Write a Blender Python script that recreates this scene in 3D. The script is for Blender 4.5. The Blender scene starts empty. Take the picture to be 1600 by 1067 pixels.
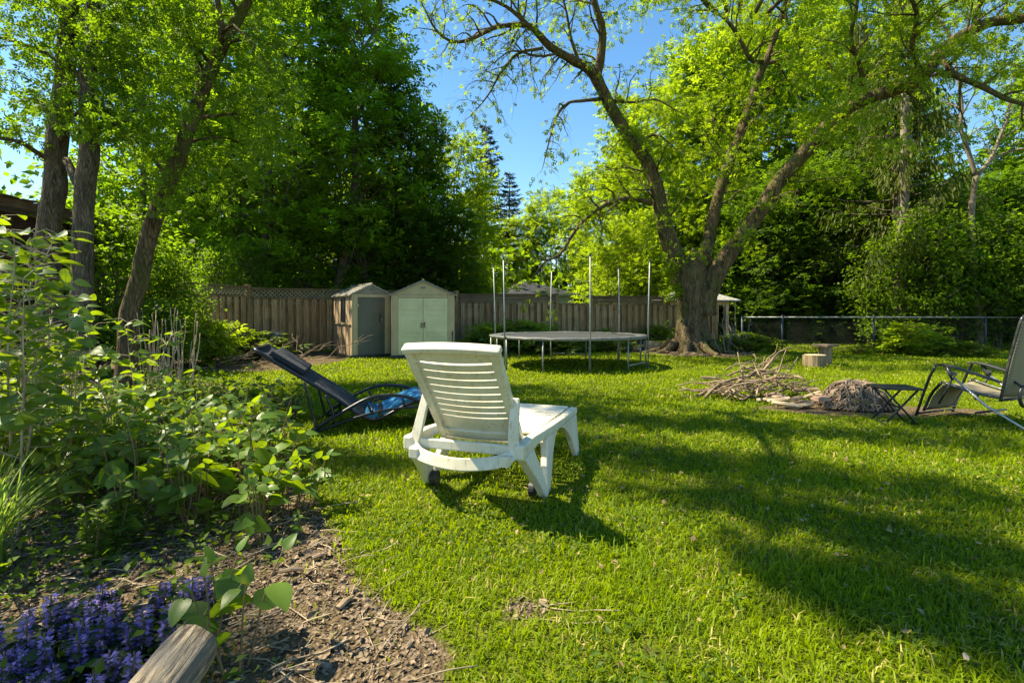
import bpy, math, random
import numpy as np
from mathutils import Vector, Matrix

# ------------------------------------------------------------ camera, sky, sun
scene = bpy.context.scene
HZ, FPX, CH_ = 488.0, 800.0, 1.15          # horizon row, focal length in photo pixels, eye height
cam_d = bpy.data.cameras.new("camera")
cam = bpy.data.objects.new("camera", cam_d)
scene.collection.objects.link(cam)
cam.location = (0, 0, CH_)
cam.rotation_euler = (math.radians(90), 0, 0)
cam_d.lens = 18.0
cam_d.sensor_width = 36.0
cam_d.shift_y = -(533.5 - HZ) / 1600.0
cam_d.clip_start = 0.05
cam_d.clip_end = 600
scene.camera = cam

SUN_EL, SUN_AZ = math.radians(54), math.radians(168)   # azimuth counter-clockwise from +X
SUN = Vector((math.cos(SUN_EL) * math.cos(SUN_AZ), math.cos(SUN_EL) * math.sin(SUN_AZ), math.sin(SUN_EL)))
world = bpy.data.worlds.new("World")
scene.world = world
world.use_nodes = True
nt = world.node_tree
bg = nt.nodes["Background"]
sky = nt.nodes.new("ShaderNodeTexSky")
sky.sky_type = 'NISHITA'
sky.sun_disc = False
sky.sun_elevation = SUN_EL
sky.sun_rotation = math.atan2(SUN.x, SUN.y)
sky.air_density = 0.95
sky.dust_density = 0.1
sky.ozone_density = 2.5
hs = nt.nodes.new('ShaderNodeHueSaturation'); hs.inputs['Saturation'].default_value = 1.25
nt.links.new(sky.outputs[0], hs.inputs['Color']); nt.links.new(hs.outputs[0], bg.inputs[0])
bg.inputs[1].default_value = 0.11
sl = bpy.data.lights.new("sun", 'SUN')
sl.energy = 5.0
sl.angle = math.radians(0.53)
sl.color = (1.0, 0.94, 0.80)
so = bpy.data.objects.new("sun", sl)
scene.collection.objects.link(so)
so.rotation_euler = SUN.to_track_quat('Z', 'Y').to_euler()
so.location = SUN * 40
scene.view_settings.view_transform = 'Standard'
scene.view_settings.look = 'None'
scene.view_settings.exposure = 1.45
scene.view_settings.use_white_balance = True      # daylight white point of the camera
scene.view_settings.white_balance_temperature = 7700
scene.view_settings.white_balance_tint = 6
scene.view_settings.gamma = 1.0
cy = scene.cycles
cy.max_bounces = 7
cy.diffuse_bounces = 4
cy.glossy_bounces = 2
cy.transmission_bounces = 5
cy.use_denoising = True

COL = scene.collection
R = random.Random(5)

def W(px, py, D):
    """world point seen at photo pixel (px, py) at distance D in front of the lens"""
    return Vector(((px - 800) / FPX * D, D, CH_ + (HZ - py) / FPX * D))

def G(px, py):
    D = CH_ * FPX / (py - HZ)
    return Vector(((px - 800) / FPX * D, D, 0.0))

# ------------------------------------------------------------ object helpers
def tag(o, label=None, cat=None, group=None, kind=None):
    if label: o["label"] = label
    if cat: o["category"] = cat
    if group: o["group"] = group
    if kind: o["kind"] = kind
    return o

def thing(name, label, cat, loc=(0, 0, 0), rotz=0.0, group=None):
    o = bpy.data.objects.new(name, None)
    COL.objects.link(o)
    o.location = loc
    o.rotation_euler = (0, 0, rotz)
    o.empty_display_size = 0.1
    return tag(o, label, cat, group)

def copy_tree(o, parent=None):
    c = o.copy()
    COL.objects.link(c)
    c.parent = parent
    for ch in o.children:
        copy_tree(ch, c)
    return c

def place(proto, first, loc, rotz=0.0, s=1.0, label=None, group=None, cat=None):
    o = proto if first else copy_tree(proto)
    o.location = loc
    o.rotation_euler = (0, 0, rotz)
    o.scale = (s, s, s) if not isinstance(s, tuple) else s
    tag(o, label, cat, group)
    return o

class MB:
    """collects shapes, links them as one mesh object"""
    def __init__(self, origin=(0, 0, 0)):
        self.v = []; self.f = []; self.o = Vector(origin)
    def add(self, vs, fs):
        n = len(self.v)
        self.v.extend([tuple(Vector(p) - self.o) for p in vs])
        self.f.extend([tuple(i + n for i in f) for f in fs])
        return self
    def box(self, c, s, rz=0.0, mat=None):
        hx, hy, hz = s[0] / 2, s[1] / 2, s[2] / 2
        vs = [Vector((x, y, z)) for x in (-hx, hx) for y in (-hy, hy) for z in (-hz, hz)]
        M = mat or Matrix.Rotation(rz, 3, 'Z')
        vs = [M @ p + Vector(c) for p in vs]
        return self.add(vs, [(0, 1, 3, 2), (4, 6, 7, 5), (0, 4, 5, 1), (2, 3, 7, 6), (0, 2, 6, 4), (1, 5, 7, 3)])
    def tube(self, pts, rads, seg=8, cap=True, flat=1.0):
        pts = [Vector(p) for p in pts]
        if not hasattr(rads, '__len__'): rads = [rads] * len(pts)
        n = len(pts); vs = []; fs = []
        t0 = (pts[1] - pts[0]).normalized()
        a = Vector((0, 0, 1)) if abs(t0.z) < 0.9 else Vector((1, 0, 0))
        nrm = t0.cross(a).normalized()
        for i in range(n):
            if i == 0: t = pts[1] - pts[0]
            elif i == n - 1: t = pts[-1] - pts[-2]
            else: t = pts[i + 1] - pts[i - 1]
            t = t.normalized() if t.length > 1e-9 else t0
            nrm = (nrm - t * nrm.dot(t))
            nrm = nrm.normalized() if nrm.length > 1e-6 else t.orthogonal().normalized()
            b = t.cross(nrm)
            r = rads[i]
            for k in range(seg):
                an = 2 * math.pi * k / seg
                vs.append(pts[i] + nrm * (math.cos(an) * r) + b * (math.sin(an) * r * flat))
        for i in range(n - 1):
            for k in range(seg):
                k2 = (k + 1) % seg
                fs.append((i * seg + k, i * seg + k2, (i + 1) * seg + k2, (i + 1) * seg + k))
        if cap:
            fs.append(tuple(reversed(range(seg))))
            fs.append(tuple((n - 1) * seg + k for k in range(seg)))
        return self.add(vs, fs)
    def prism(self, poly, ax, ay, an, th, org=(0, 0, 0)):
        """polygon of (a, b) in the plane org + a*ax + b*ay, extruded th along an (centred)"""
        ax, ay, an, org = Vector(ax), Vector(ay), Vector(an), Vector(org)
        n = len(poly)
        vs = [org + ax * a + ay * b - an * th / 2 for a, b in poly] + [org + ax * a + ay * b + an * th / 2 for a, b in poly]
        fs = [tuple(range(n)), tuple(reversed(range(n, 2 * n)))]
        for i in range(n):
            j = (i + 1) % n
            fs.append((i, i + n, j + n, j))
        return self.add(vs, fs)
    def build(self, name, mat, parent=None, smooth=False, bevel=0.0, label=None):
        me = bpy.data.meshes.new(name)
        me.from_pydata(self.v, [], self.f)
        me.materials.append(mat)
        if smooth:
            me.polygons.foreach_set("use_smooth", [True] * len(me.polygons))
        o = bpy.data.objects.new(name, me)
        COL.objects.link(o)
        if parent: o.parent = parent
        else: o.location = self.o
        if bevel or not smooth:
            import bmesh
            bm = bmesh.new(); bm.from_mesh(me)
            bmesh.ops.recalc_face_normals(bm, faces=bm.faces)
            bm.to_mesh(me); bm.free()
        if bevel:
            m = o.modifiers.new("bevel", 'BEVEL')
            m.width = bevel; m.segments = 2; m.limit_method = 'ANGLE'
        if label: o["label"] = label
        return o

def bez(pts, n=6):
    """Catmull-Rom through pts"""
    P = [Vector(p) for p in pts]
    P = [P[0] * 2 - P[1]] + P + [P[-1] * 2 - P[-2]]
    out = []
    for i in range(1, len(P) - 2):
        for k in range(n):
            t = k / n
            a, b, c, d = P[i - 1], P[i], P[i + 1], P[i + 2]
            out.append(0.5 * ((2 * b) + (c - a) * t + (2 * a - 5 * b + 4 * c - d) * t * t + (3 * b - a - 3 * c + d) * t ** 3))
    out.append(P[-2])
    return out

def lerpl(vals, n):
    xs = np.linspace(0, len(vals) - 1, n)
    return list(np.interp(xs, range(len(vals)), vals))

# numpy mesh from template copies
def np_mesh(name, V, F, mat, parent=None, smooth=False, loc=None):
    """V (n,3) verts, F list of (m,k) int arrays"""
    me = bpy.data.meshes.new(name)
    me.vertices.add(len(V))
    me.vertices.foreach_set("co", np.ascontiguousarray(V, dtype=np.float32).ravel())
    nl = sum(a.size for a in F); npoly = sum(len(a) for a in F)
    me.loops.add(nl); me.polygons.add(npoly)
    me.loops.foreach_set("vertex_index", np.concatenate([a.ravel() for a in F]).astype(np.int32))
    st = []; s = 0
    for a in F:
        st.append(s + np.arange(len(a)) * a.shape[1]); s += a.size
    me.polygons.foreach_set("loop_start", np.concatenate(st).astype(np.int32))
    me.update(calc_edges=True)
    if smooth:
        me.polygons.foreach_set("use_smooth", np.ones(npoly, dtype=bool))
    me.materials.append(mat)
    o = bpy.data.objects.new(name, me)
    COL.objects.link(o)
    if parent: o.parent = parent
    if loc is not None: o.location = loc
    return o

T_DIAMOND = (np.array([(0, 0, 0), (-.3, .42, .07), (0, 1, -.06), (.3, .42, .07)], float), [np.array([(0, 3, 2), (0, 2, 1)])])
T_NEEDLE = (np.array([(0, 0, 0), (-.12, .4, .03), (0, 1, -.05), (.12, .4, .03)], float), [np.array([(0, 3, 2), (0, 2, 1)])])
def _comp():
    # a compound sprig: five leaflets on one short stalk
    vs = []; fs = []
    for (ax, y0, s) in ((0, .45, .62), (55, .32, .55), (-55, .32, .55), (70, .02, .48), (-70, .02, .48)):
        a = math.radians(ax); n = len(vs)
        for (x, y, z) in ((0, 0, 0), (-.27, .42, .06), (0, 1, -.12), (.27, .42, .06)):
            x *= s; y *= s
            vs.append((x * math.cos(a) + y * math.sin(a), y0 - x * math.sin(a) + y * math.cos(a), z * s - abs(ax) / 600))
        fs += [(n, n + 3, n + 2), (n, n + 2, n + 1)]
    return (np.array(vs, float), [np.array(fs)])
T_COMP = _comp()
def _ovate(w=.36, droop=.28, fold=.10, rows=6):
    vs = []; fs = []
    for i in range(rows + 1):
        t = i / rows
        hw = w * math.sin(math.pi * t ** 0.72) ** 0.62 * (1 - .25 * t * t) if 0 < t < 1 else 0.012
        z = -droop * t * t
        for s in (-1, -.5, 0, .5, 1):
            vs.append((s * hw, t, z + fold * abs(s) * hw / w - .05 * abs(s) ** 2 * (hw / w)))
    for i in range(rows):
        for k in range(4):
            a = i * 5 + k
            fs.append((a, a + 1, a + 6, a + 5))
    return (np.array(vs, float), [np.array(fs)])
T_OVATE = _ovate()
T_OVATE_S = _ovate(rows=3)
T_LANCE = _ovate(w=.16, droop=.25, fold=.05, rows=4)

def basis(rng, dirs, upbias):
    d = dirs / (np.linalg.norm(dirs, axis=1, keepdims=True) + 1e-9)
    n = rng.normal(size=d.shape); n[:, 2] += upbias
    n -= d * (n * d).sum(1, keepdims=True)
    n /= (np.linalg.norm(n, axis=1, keepdims=True) + 1e-9)
    x = np.cross(d, n)
    return x, d, n

def leaf_cloud(name, P, dirs, size, tmpl, mat, parent, rng, upbias=1.2, smooth=False):
    T, F = tmpl
    x, y, n = basis(rng, dirs, upbias)
    size = np.asarray(size)
    V = P[:, None, :] + size[:, None, None] * (T[None, :, 0:1] * x[:, None, :] + T[None, :, 1:2] * y[:, None, :] + T[None, :, 2:3] * n[:, None, :])
    m = len(T); N = len(P)
    FF = [(f[None] + (np.arange(N) * m)[:, None, None]).reshape(-1, f.shape[1]) for f in F]
    return np_mesh(name, V.reshape(-1, 3), FF, mat, parent, smooth)

# ------------------------------------------------------------ materials
def newmat(name):
    m = bpy.data.materials.new(name); m.use_nodes = True
    n = m.node_tree.nodes; l = m.node_tree.links
    return m, n, l, n["Principled BSDF"]

def node(n, t, **kw):
    x = n.new(t)
    for k, v in kw.items(): setattr(x, k, v)
    return x

def mixc(n, l, fac, a, b, blend='MIX'):
    m = n.new("ShaderNodeMix"); m.data_type = 'RGBA'; m.blend_type = blend
    for sock, val in ((m.inputs[0], fac), (m.inputs[6], a), (m.inputs[7], b)):
        if hasattr(val, 'is_linked'): l.new(val, sock)
        elif isinstance(val, (tuple, list)): sock.default_value = (*val[:3], 1)
        else: sock.default_value = val
    return m.outputs[2]

def noise(n, l, scale, detail=3, vec=None, rough=.55, dist=0.0):
    t = n.new("ShaderNodeTexNoise")
    t.inputs["Scale"].default_value = scale
    t.inputs["Detail"].default_value = detail
    t.inputs["Roughness"].default_value = rough
    t.inputs["Distortion"].default_value = dist
    if vec is not None: l.new(vec, t.inputs["Vector"])
    return t.outputs["Fac"]

def ramp(n, l, fac, a, b, ca=None, cb=None):
    r = n.new("ShaderNodeMapRange")
    r.inputs["From Min"].default_value = a; r.inputs["From Max"].default_value = b
    l.new(fac, r.inputs["Value"])
    return r.outputs["Result"]

def coords(n, l, kind="Object", scale=None):
    t = n.new("ShaderNodeTexCoord")
    if scale is None: return t.outputs[kind]
    m = n.new("ShaderNodeMapping"); m.inputs["Scale"].default_value = scale
    l.new(t.outputs[kind], m.inputs["Vector"])
    return m.outputs["Vector"]

def bump(n, l, h, strength=.5, dist=.02, to=None):
    b = n.new("ShaderNodeBump")
    b.inputs["Strength"].default_value = strength; b.inputs["Distance"].default_value = dist
    l.new(h, b.inputs["Height"])
    if to is not None: l.new(b.outputs[0], to.inputs["Normal"])
    return b.outputs[0]

def leafmat(name, ca, cb, trans, tf=.42, rough=.55, clump=.35, spec=.14, edge=None):
    """thin leaf: reflecting face and light coming through it; hue differs leaf by leaf and clump by clump"""
    m, n, l, p = newmat(name)
    g = n.new("ShaderNodeNewGeometry")
    c = coords(n, l)
    nz = ramp(n, l, noise(n, l, 1.1 if clump else 1, 2, c), .35, .65)
    mm = n.new("ShaderNodeMath"); mm.operation = 'MULTIPLY_ADD'
    l.new(nz, mm.inputs[0]); mm.inputs[1].default_value = clump
    m2 = n.new("ShaderNodeMath"); m2.operation = 'MULTIPLY'; m2.inputs[1].default_value = 1 - clump
    l.new(g.outputs["Random Per Island"], m2.inputs[0]); l.new(m2.outputs[0], mm.inputs[2])
    col = mixc(n, l, mm.outputs[0], ca, cb)
    tcol = mixc(n, l, mm.outputs[0], tuple(x * .75 for x in trans), tuple(min(1, x * 1.2) for x in trans))
    l.new(col, p.inputs["Base Color"])
    p.inputs["Roughness"].default_value = rough
    p.inputs["Specular IOR Level"].default_value = spec
    t = n.new("ShaderNodeBsdfTranslucent"); l.new(tcol, t.inputs[0])
    mx = n.new("ShaderNodeMixShader"); mx.inputs[0].default_value = tf
    l.new(p.outputs[0], mx.inputs[1]); l.new(t.outputs[0], mx.inputs[2])
    l.new(mx.outputs[0], n["Material Output"].inputs[0])
    return m

def simple(name, ca, cb=None, rough=.6, metal=0.0, nscale=8, bstr=.15, bdist=.004, stretch=None, spec=.5, lo=.35, hi=.65):
    m, n, l, p = newmat(name)
    c = coords(n, l, "Object", stretch or (1, 1, 1))
    f = noise(n, l, nscale, 5, c)
    if cb: l.new(mixc(n, l, ramp(n, l, f, lo, hi), ca, cb), p.inputs["Base Color"])
    else: p.inputs["Base Color"].default_value = (*ca, 1)
    p.inputs["Roughness"].default_value = rough; p.inputs["Metallic"].default_value = metal
    p.inputs["Specular IOR Level"].default_value = spec
    if bstr: bump(n, l, f, bstr, bdist, p)
    return m

def barkmat(name, ca, cb, scale=6, moss=None):
    m, n, l, p = newmat(name)
    c = coords(n, l, "Object", (1, 1, .22))
    f = noise(n, l, scale * 1.6, 7, c, .62, .6)
    c2 = coords(n, l, "Object", (1, 1, .16))
    wn = n.new("ShaderNodeTexNoise"); wn.inputs["Scale"].default_value = scale * .9; wn.inputs["Detail"].default_value = 4; l.new(c, wn.inputs["Vector"])
    vm = n.new("ShaderNodeMix"); vm.data_type = 'VECTOR'; vm.inputs[0].default_value = .22; l.new(c2, vm.inputs[4]); l.new(wn.outputs["Color"], vm.inputs[5])
    v = n.new("ShaderNodeTexVoronoi"); v.feature = 'DISTANCE_TO_EDGE'; v.inputs["Scale"].default_value = scale * 5.5
    l.new(vm.outputs[1], v.inputs["Vector"])
    e = ramp(n, l, v.outputs["Distance"], 0, .3)
    h = n.new("ShaderNodeMath"); h.operation = 'MULTIPLY_ADD'; l.new(e, h.inputs[0]); h.inputs[1].default_value = .3; l.new(f, h.inputs[2])
    col = mixc(n, l, ramp(n, l, h.outputs[0], .42, .85), ca, cb)
    if moss:
        k = ramp(n, l, noise(n, l, 1.6, 4, coords(n, l)), .5, .68)
        col = mixc(n, l, k, col, moss)
    l.new(col, p.inputs["Base Color"]); p.inputs["Roughness"].default_value = .9
    p.inputs["Specular IOR Level"].default_value = .15
    bump(n, l, h.outputs[0], .9, .03, p)
    return m

def boardmat(name, ca, cb, cc, axis='z'):
    """weathered boards: tone differs board by board, grain runs along the board"""
    m, n, l, p = newmat(name)
    sc = {'z': (9, 9, .5), 'x': (.5, 9, 9)}[axis]
    g = n.new("ShaderNodeNewGeometry")
    f = noise(n, l, 4, 6, coords(n, l, "Object", sc), .6, .4)
    f2 = noise(n, l, 1.4, 3, coords(n, l))
    col = mixc(n, l, g.outputs["Random Per Island"], ca, cb)
    col = mixc(n, l, ramp(n, l, f, .42, .7), col, cc)
    col = mixc(n, l, ramp(n, l, f2, .5, .75), col, tuple(x * .55 for x in ca))
    l.new(col, p.inputs["Base Color"]); p.inputs["Roughness"].default_value = .85
    p.inputs["Specular IOR Level"].default_value = .2
    bump(n, l, f, .5, .006, p)
    return m

M = {}
M['leaf_maple'] = leafmat('maple_leaf', (.065, .135, .010), (.17, .235, .016), (.34, .50, .016), .5)
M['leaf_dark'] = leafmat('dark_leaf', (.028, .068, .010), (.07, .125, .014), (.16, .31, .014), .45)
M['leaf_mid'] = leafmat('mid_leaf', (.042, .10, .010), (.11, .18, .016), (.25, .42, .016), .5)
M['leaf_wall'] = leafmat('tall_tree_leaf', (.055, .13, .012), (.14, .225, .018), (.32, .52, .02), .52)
M['leaf_lit'] = leafmat('lit_leaf', (.10, .175, .014), (.21, .28, .022), (.42, .58, .024), .5)  # colour lightened to stand in for backlight and sun on the leaves
M['leaf_spruce'] = leafmat('spruce_needle', (.018, .038, .018), (.045, .075, .028), (.06, .1, .02), .15)
M['leaf_droop'] = leafmat('hanging_needle', (.04, .065, .010), (.09, .115, .014), (.16, .22, .015), .3)
M['leaf_knot'] = leafmat('knotweed_leaf', (.045, .11, .018), (.11, .19, .025), (.34, .48, .015), .42, rough=.42, spec=.4)
M['leaf_low'] = leafmat('weed_leaf', (.035, .08, .012), (.10, .155, .016), (.24, .36, .012), .4)
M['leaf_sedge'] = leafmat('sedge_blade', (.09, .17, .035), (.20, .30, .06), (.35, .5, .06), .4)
M['leaf_bugle'] = leafmat('bugle_leaf', (.02, .04, .018), (.05, .075, .025), (.08, .12, .03), .2)
M['flower'] = leafmat('bugle_petal', (.11, .07, .30), (.42, .32, .66), (.42, .33, .75), .3, clump=.15)
M['bark'] = barkmat('maple_bark', (.035, .026, .014), (.175, .13, .07), 5, moss=(.075, .085, .02))
M['bark_grey'] = barkmat('grey_bark', (.04, .031, .02), (.165, .13, .09), 7)
M['bark_far'] = simple('far_bark', (.05, .04, .03), (.13, .105, .08), .9, nscale=5)
M['bark_pale'] = simple('pale_bark', (.10, .08, .055), (.24, .20, .15), .9, nscale=6)
M['twig'] = simple('dead_twig', (.10, .068, .042), (.31, .225, .14), .9, nscale=9)
M['twig_red'] = simple('fresh_stem', (.10, .10, .03), (.22, .11, .06), .7, nscale=9)
M['stem_tan'] = simple('dry_stalk', (.22, .16, .10), (.42, .34, .22), .85, nscale=9)
M['fence'] = boardmat('fence_board', (.27, .17, .08), (.50, .34, .18), (.12, .075, .04))
M['fence_h'] = boardmat('fence_top_board', (.16, .11, .06), (.25, .175, .10), (.08, .055, .035), 'x')
M['lattice'] = simple('lattice', (.15, .12, .075), (.26, .21, .14), .85)
M['galv'] = simple('galvanised', (.17, .185, .18), (.27, .29, .28), .5, .4, nscale=14, bstr=.05)
M['galv_dull'] = simple('dull_wire', (.02, .024, .022), (.035, .04, .036), .8, 0.0, nscale=14, bstr=0)
M['darkpost'] = simple('dark_post', (.035, .045, .06), (.07, .08, .1), .5, .3, nscale=14, bstr=0)
M['mat_black'] = simple('jump_mat', (.02, .022, .025), (.035, .037, .04), .7, nscale=40, bstr=0)
M['pad'] = simple('rim_pad', (.045, .05, .055), (.10, .11, .115), .6, nscale=12)
M['shed_tan'] = simple('tan_resin', (.38, .30, .17), (.46, .37, .22), .6, nscale=2.2, bstr=.1)
M['shed_tan_dirty'] = boardmat('ribbed_resin', (.36, .25, .15), (.48, .36, .23), (.20, .12, .07))
M['shed_green'] = simple('grey_green_resin', (.075, .083, .062), (.095, .102, .078), .55, nscale=3, bstr=.08)
M['shed_white'] = simple('pale_green_resin', (.50, .48, .27), (.60, .57, .34), .5, nscale=2.5, bstr=.06)
M['shed_roof'] = simple('grey_roof_resin', (.15, .14, .11), (.22, .205, .165), .6, nscale=3)
M['black'] = simple('black_plastic', (.012, .012, .014), (.028, .03, .034), .42, nscale=12, bstr=.1)
M['black_metal'] = simple('black_metal', (.012, .014, .02), (.03, .033, .042), .32, .35, nscale=20, bstr=.05)
M['grey_metal'] = simple('grey_metal', (.05, .052, .055), (.11, .112, .115), .3, .6, nscale=20, bstr=.03)
M['light_metal'] = simple('light_metal', (.30, .31, .32), (.42, .43, .44), .28, .8, nscale=20, bstr=.03)
M['glass'] = simple('dark_glass', (.02, .025, .03), None, .08, bstr=0)
M['roof_blue'] = simple('dark_shingle', (.007, .009, .015), (.018, .022, .034), .9, nscale=9, stretch=(1, 1, 4))
M['roof_grey'] = simple('grey_shingle', (.17, .175, .17), (.28, .285, .275), .9, nscale=9)
M['gutter'] = simple('beige_gutter', (.42, .38, .30), (.5, .46, .38), .5, bstr=0)
M['peach'] = simple('peach_wood', (.50, .33, .17), (.62, .43, .25), .7)
M['brick'] = simple('brick_dust', (.30, .17, .11), (.46, .33, .24), .9, nscale=18)
M['rock'] = simple('orange_rock', (.30, .17, .08), (.52, .36, .21), .9, nscale=7, bstr=.8, bdist=.03)
M['stump'] = boardmat('stump_bark', (.22, .16, .09), (.36, .27, .16), (.09, .06, .035))
M['cutwood'] = simple('cut_wood', (.36, .27, .16), (.50, .39, .26), .8, nscale=12)
M['oldwood'] = simple('old_board', (.09, .065, .045), (.17, .125, .085), .85, nscale=10)
M['brown_dark'] = simple('dark_brown_wall', (.03, .015, .01), (.06, .03, .02), .9)
M['roots'] = simple('pulled_root', (.13, .085, .055), (.36, .26, .18), .9, nscale=11)

def special_materials():
    # lawn and soil on one sheet; the split follows the 'soil' attribute
    m, n, l, p = newmat('ground')
    c = coords(n, l)
    a = n.new("ShaderNodeAttribute"); a.attribute_name = 'soil'
    f1 = noise(n, l, 9, 6, c, .6); f2 = noise(n, l, 55, 5, c, .65); f3 = noise(n, l, .9, 3, c)
    v = n.new("ShaderNodeTexVoronoi"); v.inputs["Scale"].default_value = 70; l.new(c, v.inputs["Vector"])
    soil = mixc(n, l, ramp(n, l, f2, .35, .7), (.06, .042, .024), (.175, .128, .078))
    soil = mixc(n, l, ramp(n, l, f1, .45, .62), soil, (.12, .088, .052))
    soil = mixc(n, l, ramp(n, l, v.outputs["Color"], .75, .95), soil, (.28, .22, .15))
    lawn = mixc(n, l, ramp(n, l, f2, .3, .7), (.035, .05, .006), (.10, .125, .012))
    lawn = mixc(n, l, ramp(n, l, f3, .45, .65), lawn, (.11, .125, .018))
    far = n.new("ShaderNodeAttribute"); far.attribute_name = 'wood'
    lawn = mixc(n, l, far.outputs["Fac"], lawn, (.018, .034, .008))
    s = n.new("ShaderNodeMath"); s.operation = 'MULTIPLY_ADD'; l.new(f1, s.inputs[0]); s.inputs[1].default_value = .7
    l.new(a.outputs["Fac"], s.inputs[2])
    l.new(mixc(n, l, ramp(n, l, s.outputs[0], .78, .92), lawn, soil), p.inputs["Base Color"])
    p.inputs["Roughness"].default_value = .95; p.inputs["Specular IOR Level"].default_value = .1
    h = n.new("ShaderNodeMath"); h.operation = 'ADD'; l.new(f2, h.inputs[0]); l.new(v.outputs["Distance"], h.inputs[1])
    bump(n, l, h.outputs[0], .8, .02, p)
    M['ground'] = m

    def grass(name, ca, cb, cdry, tr, dry_lo):
        m, n, l, p = newmat(name)
        g = n.new("ShaderNodeNewGeometry"); c = coords(n, l)
        f = ramp(n, l, noise(n, l, 1.3, 5, c), .38, .62)
        f2 = ramp(n, l, noise(n, l, 3.1, 3, c), .4, .6)
        a1 = n.new("ShaderNodeMath"); a1.operation = 'MULTIPLY_ADD'; l.new(g.outputs["Random Per Island"], a1.inputs[0]); a1.inputs[1].default_value = .4
        a2 = n.new("ShaderNodeMath"); a2.operation = 'MULTIPLY'; a2.inputs[1].default_value = .6; l.new(f, a2.inputs[0]); l.new(a2.outputs[0], a1.inputs[2])
        col = mixc(n, l, a1.outputs[0], ca, cb)
        d = n.new("ShaderNodeMath"); d.operation = 'MULTIPLY_ADD'; l.new(f2, d.inputs[0]); d.inputs[1].default_value = .28; l.new(g.outputs["Random Per Island"], d.inputs[2])
        dr = ramp(n, l, d.outputs[0], dry_lo, dry_lo + .06)
        col = mixc(n, l, dr, col, cdry)
        l.new(col, p.inputs["Base Color"]); p.inputs["Roughness"].default_value = .55; p.inputs["Specular IOR Level"].default_value = .16
        t = n.new("ShaderNodeBsdfTranslucent"); l.new(mixc(n, l, a1.outputs[0], tr, tuple(x * 1.25 for x in tr)), t.inputs[0])
        mx = n.new("ShaderNodeMixShader"); mx.inputs[0].default_value = .38
        l.new(p.outputs[0], mx.inputs[1]); l.new(t.outputs[0], mx.inputs[2]); l.new(mx.outputs[0], n["Material Output"].inputs[0])
        return m
    M['grass'] = grass('grass_blade', (.082, .15, .003), (.205, .27, .006), (.42, .35, .11), (.34, .46, .006), 1.08)
    M['grass_tall'] = grass('tall_grass_blade', (.05, .12, .015), (.13, .20, .02), (.30, .25, .11), (.18, .3, .02), 1.15)

    # aged white resin with green-brown dirt
    m, n, l, p = newmat('aged_resin')
    c = coords(n, l)
    f1 = ramp(n, l, noise(n, l, 4.5, 6, c, .65), .45, .72); f2 = ramp(n, l, noise(n, l, 38, 4, coords(n, l, "Object", (1, 1, .35)), .7), .55, .78)
    col = mixc(n, l, f1, (.68, .635, .51), (.56, .50, .35))
    col = mixc(n, l, f2, col, (.34, .30, .18))
    l.new(col, p.inputs["Base Color"]); p.inputs["Roughness"].default_value = .42
    p.inputs["Subsurface Weight"].default_value = 0.0
    bump(n, l, f2, .12, .002, p)
    M['resin'] = m

    def cloth(name, ca, cb, sc=260, rough=.8):
        m, n, l, p = newmat(name)
        c = coords(n, l)
        w = n.new("ShaderNodeTexWave"); w.inputs["Scale"].default_value = sc / 20; w.bands_direction = 'Z'; l.new(c, w.inputs["Vector"])
        f = noise(n, l, 30, 3, c)
        col = mixc(n, l, f, ca, cb)
        col = mixc(n, l, w.outputs["Fac"], col, tuple(x * .8 for x in ca))
        l.new(col, p.inputs["Base Color"]); p.inputs["Roughness"].default_value = rough
        bump(n, l, w.outputs["Fac"], .2, .002, p)
        return m
    M['blue'] = cloth('blue_cloth', (.004, .19, .38), (.012, .26, .48))
    M['blue_pale'] = cloth('faded_blue_cloth', (.10, .17, .30), (.16, .24, .38))
    M['sling'] = cloth('dark_sling', (.01, .014, .022), (.022, .03, .045))
    M['mesh_tan'] = cloth('tan_mesh_cloth', (.23, .195, .125), (.31, .265, .18), 600)

    # driftwood log: long cracks down the grain
    m, n, l, p = newmat('weathered_log')
    c = coords(n, l, "Object", (1, 1, .09))
    f = noise(n, l, 80, 9, c, .72, .6); f2 = noise(n, l, 9, 4, coords(n, l))
    col = mixc(n, l, ramp(n, l, f, .42, .57), (.06, .04, .025), (.46, .37, .25))
    col = mixc(n, l, ramp(n, l, f2, .5, .7), col, (.20, .175, .14))
    l.new(col, p.inputs["Base Color"]); p.inputs["Roughness"].default_value = .8
    bump(n, l, f, 1.0, .02, p)
    M['log'] = m

special_materials()

# ------------------------------------------------------------ ground
LAWN_EDGE = [(120, 548), (262, 566), (390, 578), (500, 566), (560, 575), (470, 640), (455, 700), (480, 775), (520, 820), (560, 870), (590, 925), (640, 960), (700, 1000), (690, 1067), (720, 1400)]
_edge = [G(x, y) for x, y in LAWN_EDGE]
# polygon of bare soil / planting bed, x-y metres
SOIL_A = [(p.x, p.y) for p in (G(470, 625), G(448, 665), G(452, 720), G(478, 770), G(505, 800), G(545, 860), G(575, 915), G(640, 965), G(705, 1010), G(700, 1067))] + [(-.15, 1.3), (-.1, .3), (-14, .3), (-14, 9.0), (-7.2, 9.0)] + [(p.x, p.y) for p in (G(300, 596), G(400, 600))]
SOIL_B = [(p.x, p.y) for p in (G(255, 572), G(340, 583), G(430, 580), G(500, 570), G(530, 564), G(548, 558))] + [(-3.4, 14.2), (-5, 15.2), (-9, 12.5), (-9, 9)]
SOIL_C = [(2.9, 6.15), (3.4, 5.75), (4.4, 5.55), (5.6, 5.75), (5.7, 6.0), (4.6, 6.35), (3.5, 6.5)]
SOIL_D = [(p.x, p.y) for p in (G(745, 553), G(960, 549), G(1040, 556), G(1140, 559), G(1180, 556), G(1170, 546))] + [(8, 17.5), (-2, 17.5)]

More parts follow.
